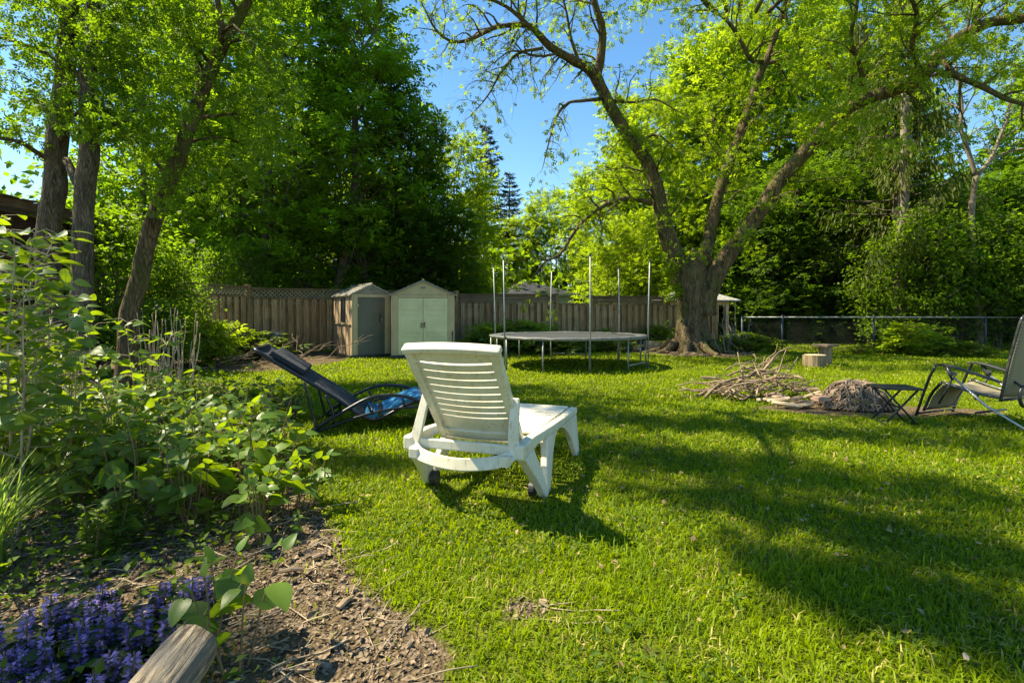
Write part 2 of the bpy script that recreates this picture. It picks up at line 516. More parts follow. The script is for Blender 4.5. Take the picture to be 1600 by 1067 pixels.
def in_poly(X, Y, poly):
    c = np.zeros(X.shape, bool); n = len(poly)
    for i in range(n):
        x1, y1 = poly[i]; x2, y2 = poly[(i + 1) % n]
        if y1 == y2: continue
        t = ((y1 > Y) != (y2 > Y)) & (X < (x2 - x1) * (Y - y1) / (y2 - y1) + x1)
        c ^= t
    return c

def poly_dist(X, Y, poly):
    d = np.full(X.shape, 1e9); n = len(poly)
    for i in range(n):
        x1, y1 = poly[i]; x2, y2 = poly[(i + 1) % n]
        dx, dy = x2 - x1, y2 - y1
        t = np.clip(((X - x1) * dx + (Y - y1) * dy) / (dx * dx + dy * dy + 1e-9), 0, 1)
        d = np.minimum(d, np.hypot(X - x1 - t * dx, Y - y1 - t * dy))
    return d

def soil_at(X, Y):
    """0 lawn .. 1 bare soil, soft over 0.2 m"""
    s = np.zeros(X.shape)
    for poly, w in ((SOIL_A, .17), (SOIL_B, .35), (SOIL_C, .15), (SOIL_D, .3)):
        sd = np.where(in_poly(X, Y, poly), 1, -1) * poly_dist(X, Y, poly)
        s = np.maximum(s, np.clip(.5 + sd / (2 * w), 0, 1))
    for cx, cy_, r, a in ((G(822, 952).x, G(822, 952).y, .16, .62), (G(760, 985).x, G(760, 985).y, .10, .5), (G(1010, 1010).x, G(1010, 1010).y, .12, .45), (G(690, 905).x, G(690, 905).y, .12, .42), (G(1090, 900).x, G(1090, 900).y, .12, .4)):
        s = np.maximum(s, a * np.exp(-((X - cx) ** 2 * .5 + (Y - cy_) ** 2) / r ** 2))
    return s

_g = np.random.default_rng(3)
_ph = _g.uniform(0, 6.28, (14, 2)); _fr = _g.normal(0, 1, (14, 2))
def wob(X, Y, sc):
    r = np.zeros(X.shape)
    for i in range(14):
        r += np.sin(X * _fr[i, 0] * sc + _ph[i, 0]) * np.sin(Y * _fr[i, 1] * sc + _ph[i, 1])
    return r / 5

def height(X, Y):
    s = soil_at(X, Y)
    return .012 * wob(X, Y, 1.5) + s * (.014 * wob(X, Y, 9) + .008 * wob(X, Y, 23))

def make_ground():
    xs = np.concatenate([[-300, -120, -60, -35, -24], np.arange(-18, -6, .25), np.arange(-6, 6, .06), np.arange(6, 18, .25), [20, 26, 36, 60, 120, 300]])
    ys = np.concatenate([[-60, -20, -6, -2, -1, -.3], np.arange(0.2, 7, .06), np.arange(7, 20, .2), [20.5, 22, 24, 27, 32, 40, 60, 120, 320]])
    X, Y = np.meshgrid(xs, ys)
    Z = height(X, Y)
    nx, ny = len(xs), len(ys)
    V = np.stack([X.ravel(), Y.ravel(), Z.ravel()], 1)
    i = (np.arange(ny - 1)[:, None] * nx + np.arange(nx - 1)[None]).ravel()
    F = np.stack([i, i + 1, i + 1 + nx, i + nx], 1)
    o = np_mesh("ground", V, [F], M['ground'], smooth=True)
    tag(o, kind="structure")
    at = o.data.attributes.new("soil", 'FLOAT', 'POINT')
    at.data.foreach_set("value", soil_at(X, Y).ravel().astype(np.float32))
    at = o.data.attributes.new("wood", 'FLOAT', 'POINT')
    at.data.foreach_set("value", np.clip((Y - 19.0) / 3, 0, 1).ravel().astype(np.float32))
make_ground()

def blades(name, X, Y, h, w, bend, mat, rng, label, cat, keepz=None):
    N = len(X)
    a = rng.uniform(0, 2 * math.pi, N); b = a + rng.normal(0, .6, N) + math.pi / 2
    Z = height(X, Y) - .004 if keepz is None else keepz
    wx, wy = np.cos(a) * w / 2, np.sin(a) * w / 2
    bx, by = np.cos(b) * bend * h, np.sin(b) * bend * h
    V = np.zeros((N, 5, 3))
    V[:, 0] = np.stack([X - wx, Y - wy, Z], 1); V[:, 1] = np.stack([X + wx, Y + wy, Z], 1)
    V[:, 2] = np.stack([X + wx * .85 + bx * .35, Y + wy * .85 + by * .35, Z + h * .6], 1)
    V[:, 3] = np.stack([X - wx * .85 + bx * .35, Y - wy * .85 + by * .35, Z + h * .6], 1)
    V[:, 4] = np.stack([X + bx, Y + by, Z + h * (1 - bend * .35)], 1)
    k = (np.arange(N) * 5)[:, None]
    o = np_mesh(name, V.reshape(-1, 3), [k + np.array([[0, 1, 2, 3]]), k + np.array([[3, 2, 4]])], mat)
    return tag(o, label, cat, kind="stuff")

def make_grass():
    rng = np.random.default_rng(11)
    XS, YS, HS, WS = [], [], [], []
    for d0, d1, dens in ((1.25, 2.4, 9500), (2.4, 4, 5200), (4, 6.5, 2600), (6.5, 10, 1150), (10, 15, 480), (15, 21, 200)):
        hw0, hw1 = d1 * 1.06 + 2.6, d1 * 1.06 + 2.6
        n = int(dens * (d1 - d0) * (2 * hw1))
        Y = rng.uniform(d0, d1, n); X = rng.uniform(-hw1, hw1, n)
        k = (np.abs(X) < Y * 1.06 + .3) | ((np.abs(X) < Y * 1.06 + 2.6) & (rng.uniform(0, 1, n) < .45))
        X, Y = X[k], Y[k]
        s = soil_at(X, Y) + .22 * wob(X, Y, 4)
        thin = .85 + .5 * wob(X, Y, 1.1)                  # worn patches
        k = (rng.uniform(0, 1, len(X)) > np.clip((s - .25) * 2.6, 0, .985)) & (rng.uniform(0, 1, len(X)) < np.clip(thin + .4, .35, 1))
        X, Y = X[k], Y[k]
        dm = (d0 + d1) / 2
        h = rng.gamma(6, .0057, len(X)) * (1 + .35 * wob(X, Y, 3)) * (1 + dm * .012)
        XS.append(X); YS.append(Y); HS.append(np.clip(h, .012, .12)); WS.append(np.full(len(X), .0050 * max(1, (dm / 2.2)) ** .75) * rng.uniform(.7, 1.5, len(X)))
    X, Y, h, w = map(np.concatenate, (XS, YS, HS, WS))
    blades("lawn_grass", X, Y, h, w, rng.uniform(.25, 1.3, len(X)), M['grass'], rng, "short sunlit lawn grass with yellowish worn patches", "grass")
    # taller tufts and clover-like leaves in the lawn
    n = 42000
    Y = rng.uniform(1.3, 6.5, n); X = rng.uniform(-1, 1, n) * (Y * 1.05 + .3)
    k = (soil_at(X, Y) < .3) & (wob(X, Y, 5) > .05); X, Y = X[k], Y[k]
    P = np.stack([X, Y, height(X, Y) + rng.uniform(.01, .045, len(X))], 1)
    d = rng.normal(size=P.shape); d[:, 2] = abs(d[:, 2]) * .35
    o = leaf_cloud("lawn_clover", P, d, rng.uniform(.010, .028, len(X)) * (1 + Y[:] * .08), T_DIAMOND, M['leaf_low'], None, rng)
    tag(o, "small clover and weed leaves growing through the lawn", "clover", kind="stuff")
make_grass()

def lawn_debris():
    rng = np.random.default_rng(91); n = 900
    Y = 1.4 + rng.gamma(2, 1.8, n); X = rng.uniform(-.3, 1.05, n) * Y; k = (soil_at(X, Y) < .4) & (Y < 14); X, Y = X[k], Y[k]
    P = np.stack([X, Y, height(X, Y) + rng.uniform(.015, .04, len(X))], 1); d = rng.normal(size=P.shape); d[:, 2] *= .4
    o = leaf_cloud("fallen_leaves", P, d, rng.uniform(.012, .032, len(X)) * (1 + .05 * Y), T_OVATE_S, simple('dry_leaf', (.14, .085, .035), (.30, .22, .10), .8, nscale=20), None, rng, 1.5)
    tag(o, "dry leaf scraps and seeds fallen in the lawn", "fallen leaves", kind="stuff")
lawn_debris()

# ------------------------------------------------------------ wooden fence
def fence_run(a, b, h, name_label, lat=True, board_top=False, cap=True, group='wooden fence runs'):
    a, b = Vector((*a, 0)), Vector((*b, 0)); d = (b - a); L = d.length; rz = math.atan2(d.y, d.x)
    t = thing("wooden_fence", name_label, "fence", a, rz, group)
    n = max(1, round(L / 2.35)); rng = random.Random(int(L * 1000))
    top = h - (.27 if lat or board_top else 0.02)
    for k in range(n + 1):
        m = MB(); x = k * L / n
        m.box((x, .02, (h + .03) / 2), (.095, .095, h + .03)); m.box((x, .02, h + .04), (.12, .12, .02))
        m.build("post", M['fence'], t, bevel=.004)
    for k in range(n):
        x0, x1 = k * L / n + .05, (k + 1) * L / n - .05
        m = MB(); w = .14; cnt = int((x1 - x0) / .098)
        for i in range(cnt):
            x = x0 + (i + .5) * (x1 - x0) / cnt
            hh = top + rng.uniform(-.012, .004)
            m.box((x + rng.uniform(-.006, .006), (-.034 if i % 2 else .034) + rng.uniform(-.004, .004), .05 + hh / 2), (w * rng.uniform(.85, .97), .018, hh - .1), rz=rng.uniform(-.02, .02))
        m.build("board_panel", M['fence'], t)
        for z in (.28, top - .12):
            m = MB(); m.box(((x0 + x1) / 2, .0, z), (x1 - x0 - .01, .045, .09)); m.build("rail", M['fence_h'], t)
        m = MB(); m.box(((x0 + x1) / 2, -.0, top + .02), (x1 - x0 - .01, .10, .04)); m.build("middle_rail", M['fence_h'], t)
        if cap: m = MB(); m.box(((x0 + x1) / 2, .0, h), (x1 - x0 - .01, .12, .035)); m.build("cap_rail", M['fence_h'], t)
        if lat:
            m = MB(); hh = .225; z0 = top + .04; s = .105
            q = -hh
            while q < x1 - x0:
                for sg in (1, -1):
                    xa, xb = x0 + q, x0 + q + hh
                    za, zb = (z0, z0 + hh) if sg > 0 else (z0 + hh, z0)
                    if xa < x0: f = (x0 - xa) / hh; xa = x0; za += (zb - za) * f
                    if xb > x1: f = (xb - x1) / (hh); zb -= (zb - za) * min(1, f); xb = x1
                    if xb - xa > .02:
                        v = Vector((xb - xa, 0, zb - za)); c = Vector(((xa + xb) / 2, .004 * sg, (za + zb) / 2))
                        Mx = Matrix.Rotation(-math.atan2(v.z, v.x), 3, 'Y')
                        m.box(c, (v.length, .006, .03), mat=Mx)
                q += s
            m.build("lattice", M['lattice'], t)
        if board_top:
            m = MB()
            for i in range(2):
                m.box(((x0 + x1) / 2, -.01 * i, top + .1 + i * .105), (x1 - x0, .02, .1))
            m.build("top_board", M['fence_h'], t)
    return t

fence_run((-8.0, 10.6), (-6.9, 13.4), 1.82, "wooden lattice-topped side fence seen between the left trunks and behind the shrub", group='wooden fence runs')
fence_run((-6.9, 13.4), (-1.75, 16.2), 1.78, "wooden lattice-topped board fence behind the rubbish bin and sheds")
fence_run((-1.75, 16.25), (1.45, 16.4), 1.72, "wooden fence with plank top course right of the pale shed", lat=False, board_top=True)
fence_run((1.45, 16.4), (2.55, 16.43), 1.42, "lower plain stretch of wooden fence below the white garage wall", lat=False)
fence_run((2.55, 16.43), (4.9, 16.5), 1.66, "wooden fence with plank top behind the trampoline's right side", lat=False, board_top=True)
fence_run((4.9, 16.5), (6.6, 16.55), 1.36, "lower wooden fence partly hidden behind the big maple trunk", lat=False)

# ------------------------------------------------------------ chain-link fence
def chain_link():
    x0, x1, y, h = 6.9, 19.6, 15.35, .98
    t = thing("chain_link_fence", "low galvanised chain-link fence along the dark wood on the right", "fence", (x0, y, 0))
    L = x1 - x0
    for px in (6.9, 8.1, 10.85, 14.2, 17.0, 19.6):
        m = MB(); m.tube([(px - x0, 0, -.05), (px - x0, 0, h + .06)], .03, 8); m.tube([(px - x0, 0, h + .05), (px - x0, 0, h + .085)], [.036, .02], 8)
        m.build("post", M['darkpost'], t, smooth=True)
    m = MB(); m.tube([(0, 0, h + .02), (L, 0, h + .02)], .021, 8); m.build("top_rail", M['galv'], t, smooth=True)
    m = MB(); s = .10; x = -h
    while x < L:
        for sg in (0, 1):
            a = [x, h] if sg else [x, 0.03]; b = [x + h, 0.03] if sg else [x + h, h]
            if a[0] < 0: a[1] += (b[1] - a[1]) * (-a[0] / h); a[0] = 0
            if b[0] > L: b[1] -= (b[1] - a[1]) * ((b[0] - L) / max(1e-6, b[0] - a[0])); b[0] = L
            if b[0] - a[0] > .01:
                m.tube([(a[0], .003 * sg, a[1]), (b[0], .003 * sg, b[1])],   .0024, 3, cap=False)
        x += s
    m.build("wire_mesh", M['galv_dull'], t)
chain_link()

# ------------------------------------------------------------ sheds
def shed(name, label, A, rot, Wd, L, eave, ridge, door_mat, left_window, double):
    t = thing(name, label, "shed", (A[0], A[1], 0), rot)
    b = .07
    m = MB(); m.box((Wd / 2, L / 2, b / 2 + .005), (Wd + .1, L + .1, b)); m.build("base", M['black'], t, bevel=.006)
    m = MB()
    side = M['shed_tan_dirty']
    for x in (0, Wd):
        # ribbed side wall
        n = int(L / .16)
        for i in range(n):
            m.box((x + (.02 if x == 0 else -.02), (i + .5) * L / n, (b + eave) / 2), (.04 + (i % 2) * .014, L / n - .012, eave - b))
    m.box((Wd / 2, L - .02, (b + eave) / 2), (Wd - .09, .04, eave - b))
    m.build("side_wall", side, t)
    m = MB(); fw = .17 if double else .15
    for x0, x1 in ((0, fw), (Wd - fw, Wd)):
        m.box(((x0 + x1) / 2, -.005, (b + eave) / 2 + .01), (x1 - x0, .05, eave - b))
        m.box(((x0 + x1) / 2, -.034, (b + eave) / 2), ((x1 - x0) * .45, .012, eave - b - .08))
    m.box((Wd / 2, -.006, eave - .03), (Wd - 2 * fw - .004, .05, .08))
    m.build("front_wall", M['shed_tan'], t, bevel=.006)
    m = MB(); m.prism([(0, 0), (Wd, 0), (Wd / 2, ridge - eave - .02)], (1, 0, 0), (0, 0, 1), (0, 1, 0), .05, (0, -.01, eave + .015)); m.build("gable", M['shed_tan'] if double else M['shed_roof'], t)
    m = MB(); m.box((Wd / 2, -.042, eave + (ridge - eave) * .52), (.11 if double else .08, .012, .035)); m.build("vent", M['grey_metal'] if double else M['shed_green'], t)
    m = MB(); th = .05; o = .06
    sl = (ridge - eave) / (Wd / 2)
    for s in (1, -1):
        xe = -o if s > 0 else Wd + o
        ze = eave - o * sl + .03
        poly = [(xe, ze), (Wd / 2, ridge + .03), (Wd / 2, ridge + .03 - th), (xe, ze - th * .8)]
        m.prism(poly, (1, 0, 0), (0, 0, 1), (0, 1, 0), L + .16, (0, L / 2, 0))
        for k in range(1, 7):
            f = k / 7
            m.box((xe + (Wd / 2 - xe) * f, L / 2, ze + (ridge + .03 - ze) * f + .004), (.02, L + .16, .014))
    m.build("roof", M['shed_roof'], t)
    m = MB(); m.tube([(Wd / 2, -.1, ridge + .035), (Wd / 2, L + .1, ridge + .035)], .025, 6); m.build("ridge_cap", M['shed_tan'] if double else M['shed_roof'], t)
    if double:
        dw = (Wd - 2 * fw) / 2
        for i in (0, 1):
            x0 = fw + i * dw + .004; x1 = fw + (i + 1) * dw - .004; z0, z1 = b + .02, eave - .075
            m = MB(); m.box(((x0 + x1) / 2, -.01, (z0 + z1) / 2), (x1 - x0, .04, z1 - z0))
            H = z1 - z0
            for (fa, fb) in ((.03, .29), (.32, .36), (.39, .67), (.70, .76), (.79, .95)):
                m.box(((x0 + x1) / 2, -.034, z0 + H * (fa + fb) / 2), ((x1 - x0) * .76, .014, H * (fb - fa)))
            d = m.build("door", M['shed_white'], t, bevel=.008)
            m = MB(); xh = x1 - .03 if i == 0 else x0 + .03
            m.box((xh, -.05, z0 + H * .52), (.022, .03, .13))
            if i == 1: m.box((xh, -.055, z0 + H * .56), (.035, .03, .05))
            m.build("handle", M['grey_metal'], d, bevel=.003)
        m = MB(); m.box((Wd - .05, -.048, .62), (.03, .035, .12)); m.tube([(Wd - .05, -.06, .56), (Wd - .05, -.06, .36)], .012, 6); m.build("tap", M['black'], t)
    else:
        x0, x1 = fw + .004, Wd - fw - .09; z0, z1 = b + .01, eave - .075
        m = MB(); m.box(((x0 + x1) / 2, -.012, (z0 + z1) / 2), (x1 - x0, .05, z1 - z0)); m.box(((x0 + x1) / 2, -.04, (z0 + z1) / 2), (x1 - x0 - .1, .01, z1 - z0 - .12))
        d = m.build("door", M['shed_green'], t, bevel=.01)
        m = MB(); m.box((x1 - .05, -.062, 1.0), (.03, .04, .19)); m.build("handle", M['black'], d, bevel=.004)
        m = MB(); m.box((x1 - .015, -.06, .96), (.045, .03, .06)); m.build("latch", M['galv'], d)
        m = MB(); m.box(((x1 + Wd - fw) / 2, -.008, (z0 + z1) / 2), (Wd - fw - x1 - .006, .045, z1 - z0)); m.build("door_post", M['shed_green'], t)
        for z in (z0 + .3, z1 - .2):
            m = MB(); m.box((x0 - .01, -.045, z), (.05, .02, .06)); m.build("hinge", M['shed_tan'], t)
        # window in the side wall towards the camera's left
        m = MB(); yc = L * .42; zc = 1.22
        for dy, dz, sy, sz in ((0, .29, .30, .04), (0, -.29, .30, .04), (-.135, 0, .04, .58), (.135, 0, .04, .58)):
            m.box((-.022, yc + dy, zc + dz), (.03, sy, sz))
        w = m.build("window", M['black'], t)
        m = MB(); m.box((-.012, yc, zc), (.012, .24, .54)); m.build("pane", M['glass'], w)
        m = MB(); m.box((-.03, yc, .86), (.02, L * .8, .03)); m.tube([(-.035, .16, .86), (-.035, .05, .1)], .014, 5); m.build("trim", M['shed_tan'], t)
    return t

shed("garden_shed", "narrow tan garden shed with grey-green door, left of the pale shed", (-4.0, 12.75), math.radians(34), 1.0, 1.6, 1.60, 1.84, M['shed_green'], True, False)
shed("garden_shed", "wider tan garden shed with pale green double doors", (-3.0, 12.72), math.radians(7), 1.56, 1.5, 1.58, 1.93, M['shed_white'], False, True)

# old dark shed at the far left
def dark_shed():
    t = thing("old_shed", "dark brown shed with a shingle roof behind the left tree trunks", "shed", (-10.3, 8.1, 0), 0)
    m = MB(); m.box((0, 1.1, 1.4), (4.0, 2.2, 2.8))
    for k in range(10): m.box((0, -.01, .2 + k * .26), (4.02, .03, .22)); m.box((2.01, 1.1, .2 + k * .26), (.03, 2.22, .22))
    m.build("wall", M['brown_dark'], t)
    m = MB(); m.prism([(-2.2, 3.60), (2.4, 2.95), (2.4, 2.83), (-2.2, 3.48)], (1, 0, 0), (0, 0, 1), (0, 1, 0), 2.7, (0, 1.1, 0))
    r = random.Random(4)
    for i in range(420):
        x = r.uniform(-2.1, 2.38); y = r.uniform(-.2, 2.4)
        m.box((x, y, 3.60 - (x + 2.2) * .1413 + .012), (.22, .13, .02), rz=r.uniform(-.1, .1))
    m.build("roof", simple('old_shingle', (.07, .04, .028), (.16, .10, .07), .95, nscale=6), t)
dark_shed()

# garage behind the fence
def garage():
    t = thing("garage", "white-sided garage with dark blue hipped roof behind the fence", "garage", (1.5, 28.5, 0))
    m = MB(); m.box((0, 3, 1.15), (4.0, 5.2, 2.3))
    for k in range(14): m.box((0, .39, .2 + k * .15), (4.02, .03, .135))
    m.build("wall", M['gutter'] if False else simple('white_siding', (.55, .56, .50), (.63, .64, .58), .6), t)
    ex, e0, e1, z0, z1 = 2.3, 0.0, 6.0, 2.18, 3.05
    m = MB(); m.add([(-ex, e0, z0), (ex, e0, z0), (ex, e1, z0), (-ex, e1, z0), (-.9, 2.2, z1), (-.9, 3.8, z1), (-ex, e0, z0 - .06), (ex, e0, z0 - .06), (ex, e1, z0 - .06), (-ex, e1, z0 - .06)],
                     [(0, 1, 4), (1, 2, 5, 4), (2, 3, 5), (3, 0, 4, 5), (0, 6, 7, 1), (1, 7, 8, 2), (2, 8, 9, 3), (3, 9, 6, 0), (6, 9, 8, 7)])
    m.build("roof", M['roof_blue'], t)
    m = MB(); m.box((0, e0 - .05, z0 - .05), (2 * ex, .1, .11)); m.build("gutter", M['gutter'], t)
garage()

# little playhouse behind the maple trunk
def playhouse():
    t = thing("playhouse", "small playhouse with grey roof and peach wooden frame behind the big maple trunk", "playhouse", (6.35, 17.4, 0))
    m = MB()
    for x in (-.95, .95):
        for y in (0, 1.5): m.box((x, y, .75), (.1, .1, 1.5))
    m.box((0, 0, 1.48), (2.0, .07, .16)); m.box((.62, 0, 1.1), (.08, .06, .6)); m.box((.95, .75, 1.48), (.07, 1.5, .14)); m.box((-.95, .75, 1.48), (.07, 1.5, .14))
    m.build("frame", M['peach'], t, bevel=.005)
    m = MB(); m.box((0, 1.45, .75), (1.85, .04, 1.4)); m.box((-.9, .75, .75), (.04, 1.4, 1.4)); m.build("wall", M['oldwood'], t)
    m = MB(); z0, z1 = 1.56, 2.02; a = 1.3
    m.add([(-a, -.3, z0), (a, -.3, z0), (a, 1.9, z0), (-a, 1.9, z0), (-.2, .8, z1), (.2, .8, z1), (-a, -.3, z0 - .05), (a, -.3, z0 - .05), (a, 1.9, z0 - .05), (-a, 1.9, z0 - .05)],
          [(0, 1, 5, 4), (1, 2, 5), (2, 3, 4, 5), (3, 0, 4), (0, 6, 7, 1), (1, 7, 8, 2), (2, 8, 9, 3), (3, 9, 6, 0), (6, 9, 8, 7)])
    m.build("roof", M['roof_grey'], t)
playhouse()

# ------------------------------------------------------------ trampoline
def trampoline():
    c = Vector((1.2, 11.1, 0)); Rr, H = 1.66, .64
    t = thing("trampoline", "round black trampoline with bare silver enclosure poles on the back lawn", "trampoline", c)
    ring = lambda r, z, n=48: [(r * math.cos(2 * math.pi * k / n), r * math.sin(2 * math.pi * k / n), z) for k in range(n + 1)]
    m = MB(); m.tube(ring(Rr, H), .024, 8, cap=False); m.build("frame", M['galv'], t, smooth=True)
    m = MB(); n = 64; vs = [(0, 0, H + .005)]
    for r in (.7, 1.42):
        vs += [(r * math.cos(2 * math.pi * k / n), r * math.sin(2 * math.pi * k / n), H + .005 + .004 * r) for k in range(n)]
    fs = [(0, 1 + k, 1 + (k + 1) % n) for k in range(n)] + [(1 + k, 1 + n + k, 1 + n + (k + 1) % n, 1 + (k + 1) % n) for k in range(n)]
    m.add(vs, fs); m.build("jumping_mat", M['mat_black'], t)
    m = MB(); vs = []; fs = []
    rr = random.Random(2)
    for k in range(n):
        a = 2 * math.pi * k / n; dz = rr.uniform(-.008, .008)
        for r, z in ((1.44, H + .02), (1.56, H + .035 + dz), (Rr + .03, H + .028 + dz), (Rr + .035, H + .004 + dz)):
            vs.append((r * math.cos(a), r * math.sin(a), z))
    for k in range(n):
        for j in range(3):
            a, b = k * 4 + j, ((k + 1) % n) * 4 + j
            fs.append((a, b, b + 1, a + 1))
    m.add(vs, fs); m.build("rim_pad", M['pad'], t, smooth=True)
    for i, deg in enumerate((-82, -22, 38, 98, 158, 218)):
        a = math.radians(deg); b = math.radians(deg + 30 if i % 2 == 0 else deg + 30)
        ca, sa = math.cos(a), math.sin(a)
        tilt = [0.0, .03, -.02, .03, -.04, -.02][i]
        m = MB(); m.tube([((Rr + .045) * ca, (Rr + .045) * sa, -.02), ((Rr + .05) * ca, (Rr + .05) * sa, 1.1), ((Rr + .05) * ca + tilt, (Rr + .05) * sa, 2.2)], .0135, 8)
        p = m.build("enclosure_pole", M['galv'], t, smooth=True)
        m = MB(); m.tube([((Rr + .05) * ca + tilt, (Rr + .05) * sa, 2.18), ((Rr + .05) * ca + tilt, (Rr + .05) * sa, 2.235)], .018, 8); m.build("cap", M['darkpost'], p)
        m = MB(); m.tube([(Rr * ca, Rr * sa, H - .02), (Rr * ca, Rr * sa, -.01)], .016, 8)
        m.build("leg", M['galv'], t, smooth=True)
        cb, sb = math.cos(b), math.sin(b)
        m = MB(); m.tube([(Rr * cb, Rr * sb, H - .02), (Rr * cb, Rr * sb, .0)], .016, 8)
        m.build("leg", M['galv'], t, smooth=True)
        m = MB(); m.tube([(Rr * math.cos(a), Rr * math.sin(a), .13), (Rr * math.cos(a - .52), Rr * math.sin(a - .52), .13)] if i in (1, 3) else
                         [(Rr * ca, Rr * sa, .02), (Rr * ca * .995, Rr * sa * .995, .05)], .014, 6)
        m.build("foot_bar", M['galv'], t, smooth=True)
trampoline()

# ------------------------------------------------------------ white resin chaise
def chaise():
    th = math.radians(19)
    R0 = Vector((.186, 3.172, 0))
    t = thing("chaise_lounge", "dirty white slatted resin chaise lounge on the lawn with raised back", "sun lounger", R0, -th)
    # local: x = -s (right side s=0), y = t (towards the foot end), z up
    rs = M['resin']
    C = .40; hw = .355
    def side_polys(dy=0):
        rail = [(-.33, .40), (-.10, .405), (.25, .385), (.75, .365), (1.13, .365), (1.145, .34), (1.13, .31), (.75, .315), (.45, .315), (.20, .335), (-.05, .335), (-.33, .315)]
        rear = [(-.30, .316), (-.12, .334), (.02, .13), (.055, .05), (.06, 0), (.0, 0), (-.07, .09)]
        fwd = [(.06, 0), (.12, 0), (.20, .08), (.30, .20), (.40, .28), (.50, .316), (.20, .333), (.14, .22), (.075, .10)]
        front = [(.56, .317), (.66, .292), (.76, .24), (.86, .15), (.93, .03), (.945, 0), (1.03, 0), (1.06, .10), (1.09, .22), (1.11, .312)]
        return rail, rear, fwd, front
    for side in (0, 1):
        x = -(C - hw) if side == 0 else -(C + hw)
        sg = 1 if side == 0 else -1
        rail, rear, fwd, front = side_polys()
        m = MB(); m.prism(rail, (0, 1, 0), (0, 0, 1), (1, 0, 0), .062, (x, 0, 0)); m.build("side_rail", rs, t, bevel=.012)
        ax = Vector((-.06 * sg / .32, 0, 1))      # legs splay outwards going down
        def leg(poly, nm, w):
            mm = MB()
            n = len(poly)
            vs = []
            for e in (-w / 2, w / 2):
                for a, b in poly: vs.append((x + sg * (.33 - b) / .33 * .05 + e * (1 - .25 * (.33 - b) / .33), a, b))
            fs = [tuple(range(n)), tuple(reversed(range(n, 2 * n)))] + [(i, i + n, (i + 1) % n + n, (i + 1) % n) for i in range(n)]
            mm.add(vs, fs); mm.build(nm, rs, t, bevel=.009)
        leg(rear, "rear_leg", .066); leg(fwd, "rear_leg", .050); leg(front, "front_leg", .056)
        m = MB(); w = Vector((x + sg * .035 - sg * .05, .0, .05)); m.tube([w + Vector((-.018, 0, 0)), w + Vector((.018, 0, 0))], .05, 18); m.build("wheel", M['black'], t, bevel=.004)
    # seat: slats across
    m = MB(); n = 13
    for i in range(n):
        y0 = .12 + i * .0765
        z = .362 - .012 * (i / n) + .003
        w = 2 * (hw - .045)
        m.box((-C, y0 + .03, z + .0), (w, .052, .018))
    m.box((-C, 1.115, .352), (w, .05, .03))
    m.build("seat", rs, t, bevel=.005)
    m = MB(); m.prism([(-.31, 0), (-.31, .02), (-.20, .03), (.20, .03), (.31, .02), (.31, 0), (.2, -.07), (-.2, -.07)], (1, 0, 0), (0, 0, 1), (0, 1, 0), .035, (-C, 1.12, .335)); m.build("end_panel", rs, t, bevel=.008)
    # cross members below the raised back
    for yy, zz, sy, sz in ((.07, .33, .05, .05), (-.29, .36, .035, .06), (-.16, .335, .03, .03)):
        m = MB(); m.box((-C, yy, zz), (2 * hw - .06, sy, sz)); m.build("crossbar", rs, t, bevel=.008)
    # backrest: frame and ten dished slats, seen from behind
    al = math.radians(52); L = .715
    piv = Vector((-.37, -.08, .385))
    U = Vector((0, -math.cos(al), math.sin(al))); N = Vector((0, -math.sin(al), -math.cos(al)))   # N points backwards/down
    bw0, bw1 = .275, .285
    def BP(a, f, d):    # a -1..1 across, f 0..1 up, d metres out of the back face
        hwid = bw0 + (bw1 - bw0) * f
        dish = .02 * (1 - a * a)           # slats bow backwards in the middle
        return piv + Vector((a * hwid, 0, 0)) + U * (f * L) + N * (d + dish)
    def strip(f0, f1, a0, a1, d0=0.0, th=.012, na=14, curve=.0):
        vs = []; fs = []
        for i in range(na + 1):
            a = a0 + (a1 - a0) * i / na
            cz = curve * (1 - a * a)
            for f, d in ((f0 - cz, d0), (f1 - cz, d0), (f1 - cz, d0 + th), (f0 - cz, d0 + th)):
                vs.append(BP(a, f, d))
        for i in range(na):
            for k in range(4):
                a = i * 4 + k; b = i * 4 + (k + 1) % 4
                fs.append((a, b, b + 4, a + 4))
        fs.append((0, 1, 2, 3)); fs.append((na * 4 + 3, na * 4 + 2, na * 4 + 1, na * 4))
        return vs, fs
    b = thing("backrest", None, None); b.parent = t
    m = MB()
    slots = [.885, .80, .715, .635, .555, .475, .405, .335, .27]
    edges = [1.0] + slots + [.10]
    gap = .007
    for i in range(len(edges) - 1):
        hi = edges[i] - (gap if i else 0); lo = edges[i + 1] + gap
        if i == len(edges) - 2: lo = edges[i + 1]
        m.add(*strip(lo, hi, -.86, .86, 0, .012, curve=.008 if i else .0))
        if i: m.add(*strip(hi - .004, hi + .002, -.84, .84, -.004, .018, curve=.008))
    m.build("slat_panel", rs, b, bevel=.003)
    m = MB()
    for s in (-1, 1):
        a0, a1 = (.82 * s, 1.0 * s) if s > 0 else (1.0 * s, .82 * s)
        vs, fs = strip(0.0, 1.0, a0, a1, -.01, .042, na=3); m.add(vs, fs)
        vs, fs = strip(0.02, .98, .90 * s if s > 0 else .93 * s, .93 * s if s > 0 else .90 * s, -.022, .02, na=1); m.add(vs, fs)
    m.add(*strip(.0, .10, -.84, .84, -.004, .03))
    m.build("back_frame", rs, b, bevel=.006)
    m = MB()
    vs, fs = strip(.975, 1.03, -1.03, 1.03, -.022, .06, na=16, curve=-.045); m.add(vs, fs)
    m.build("head_rim", rs, b, bevel=.010)
    m = MB()
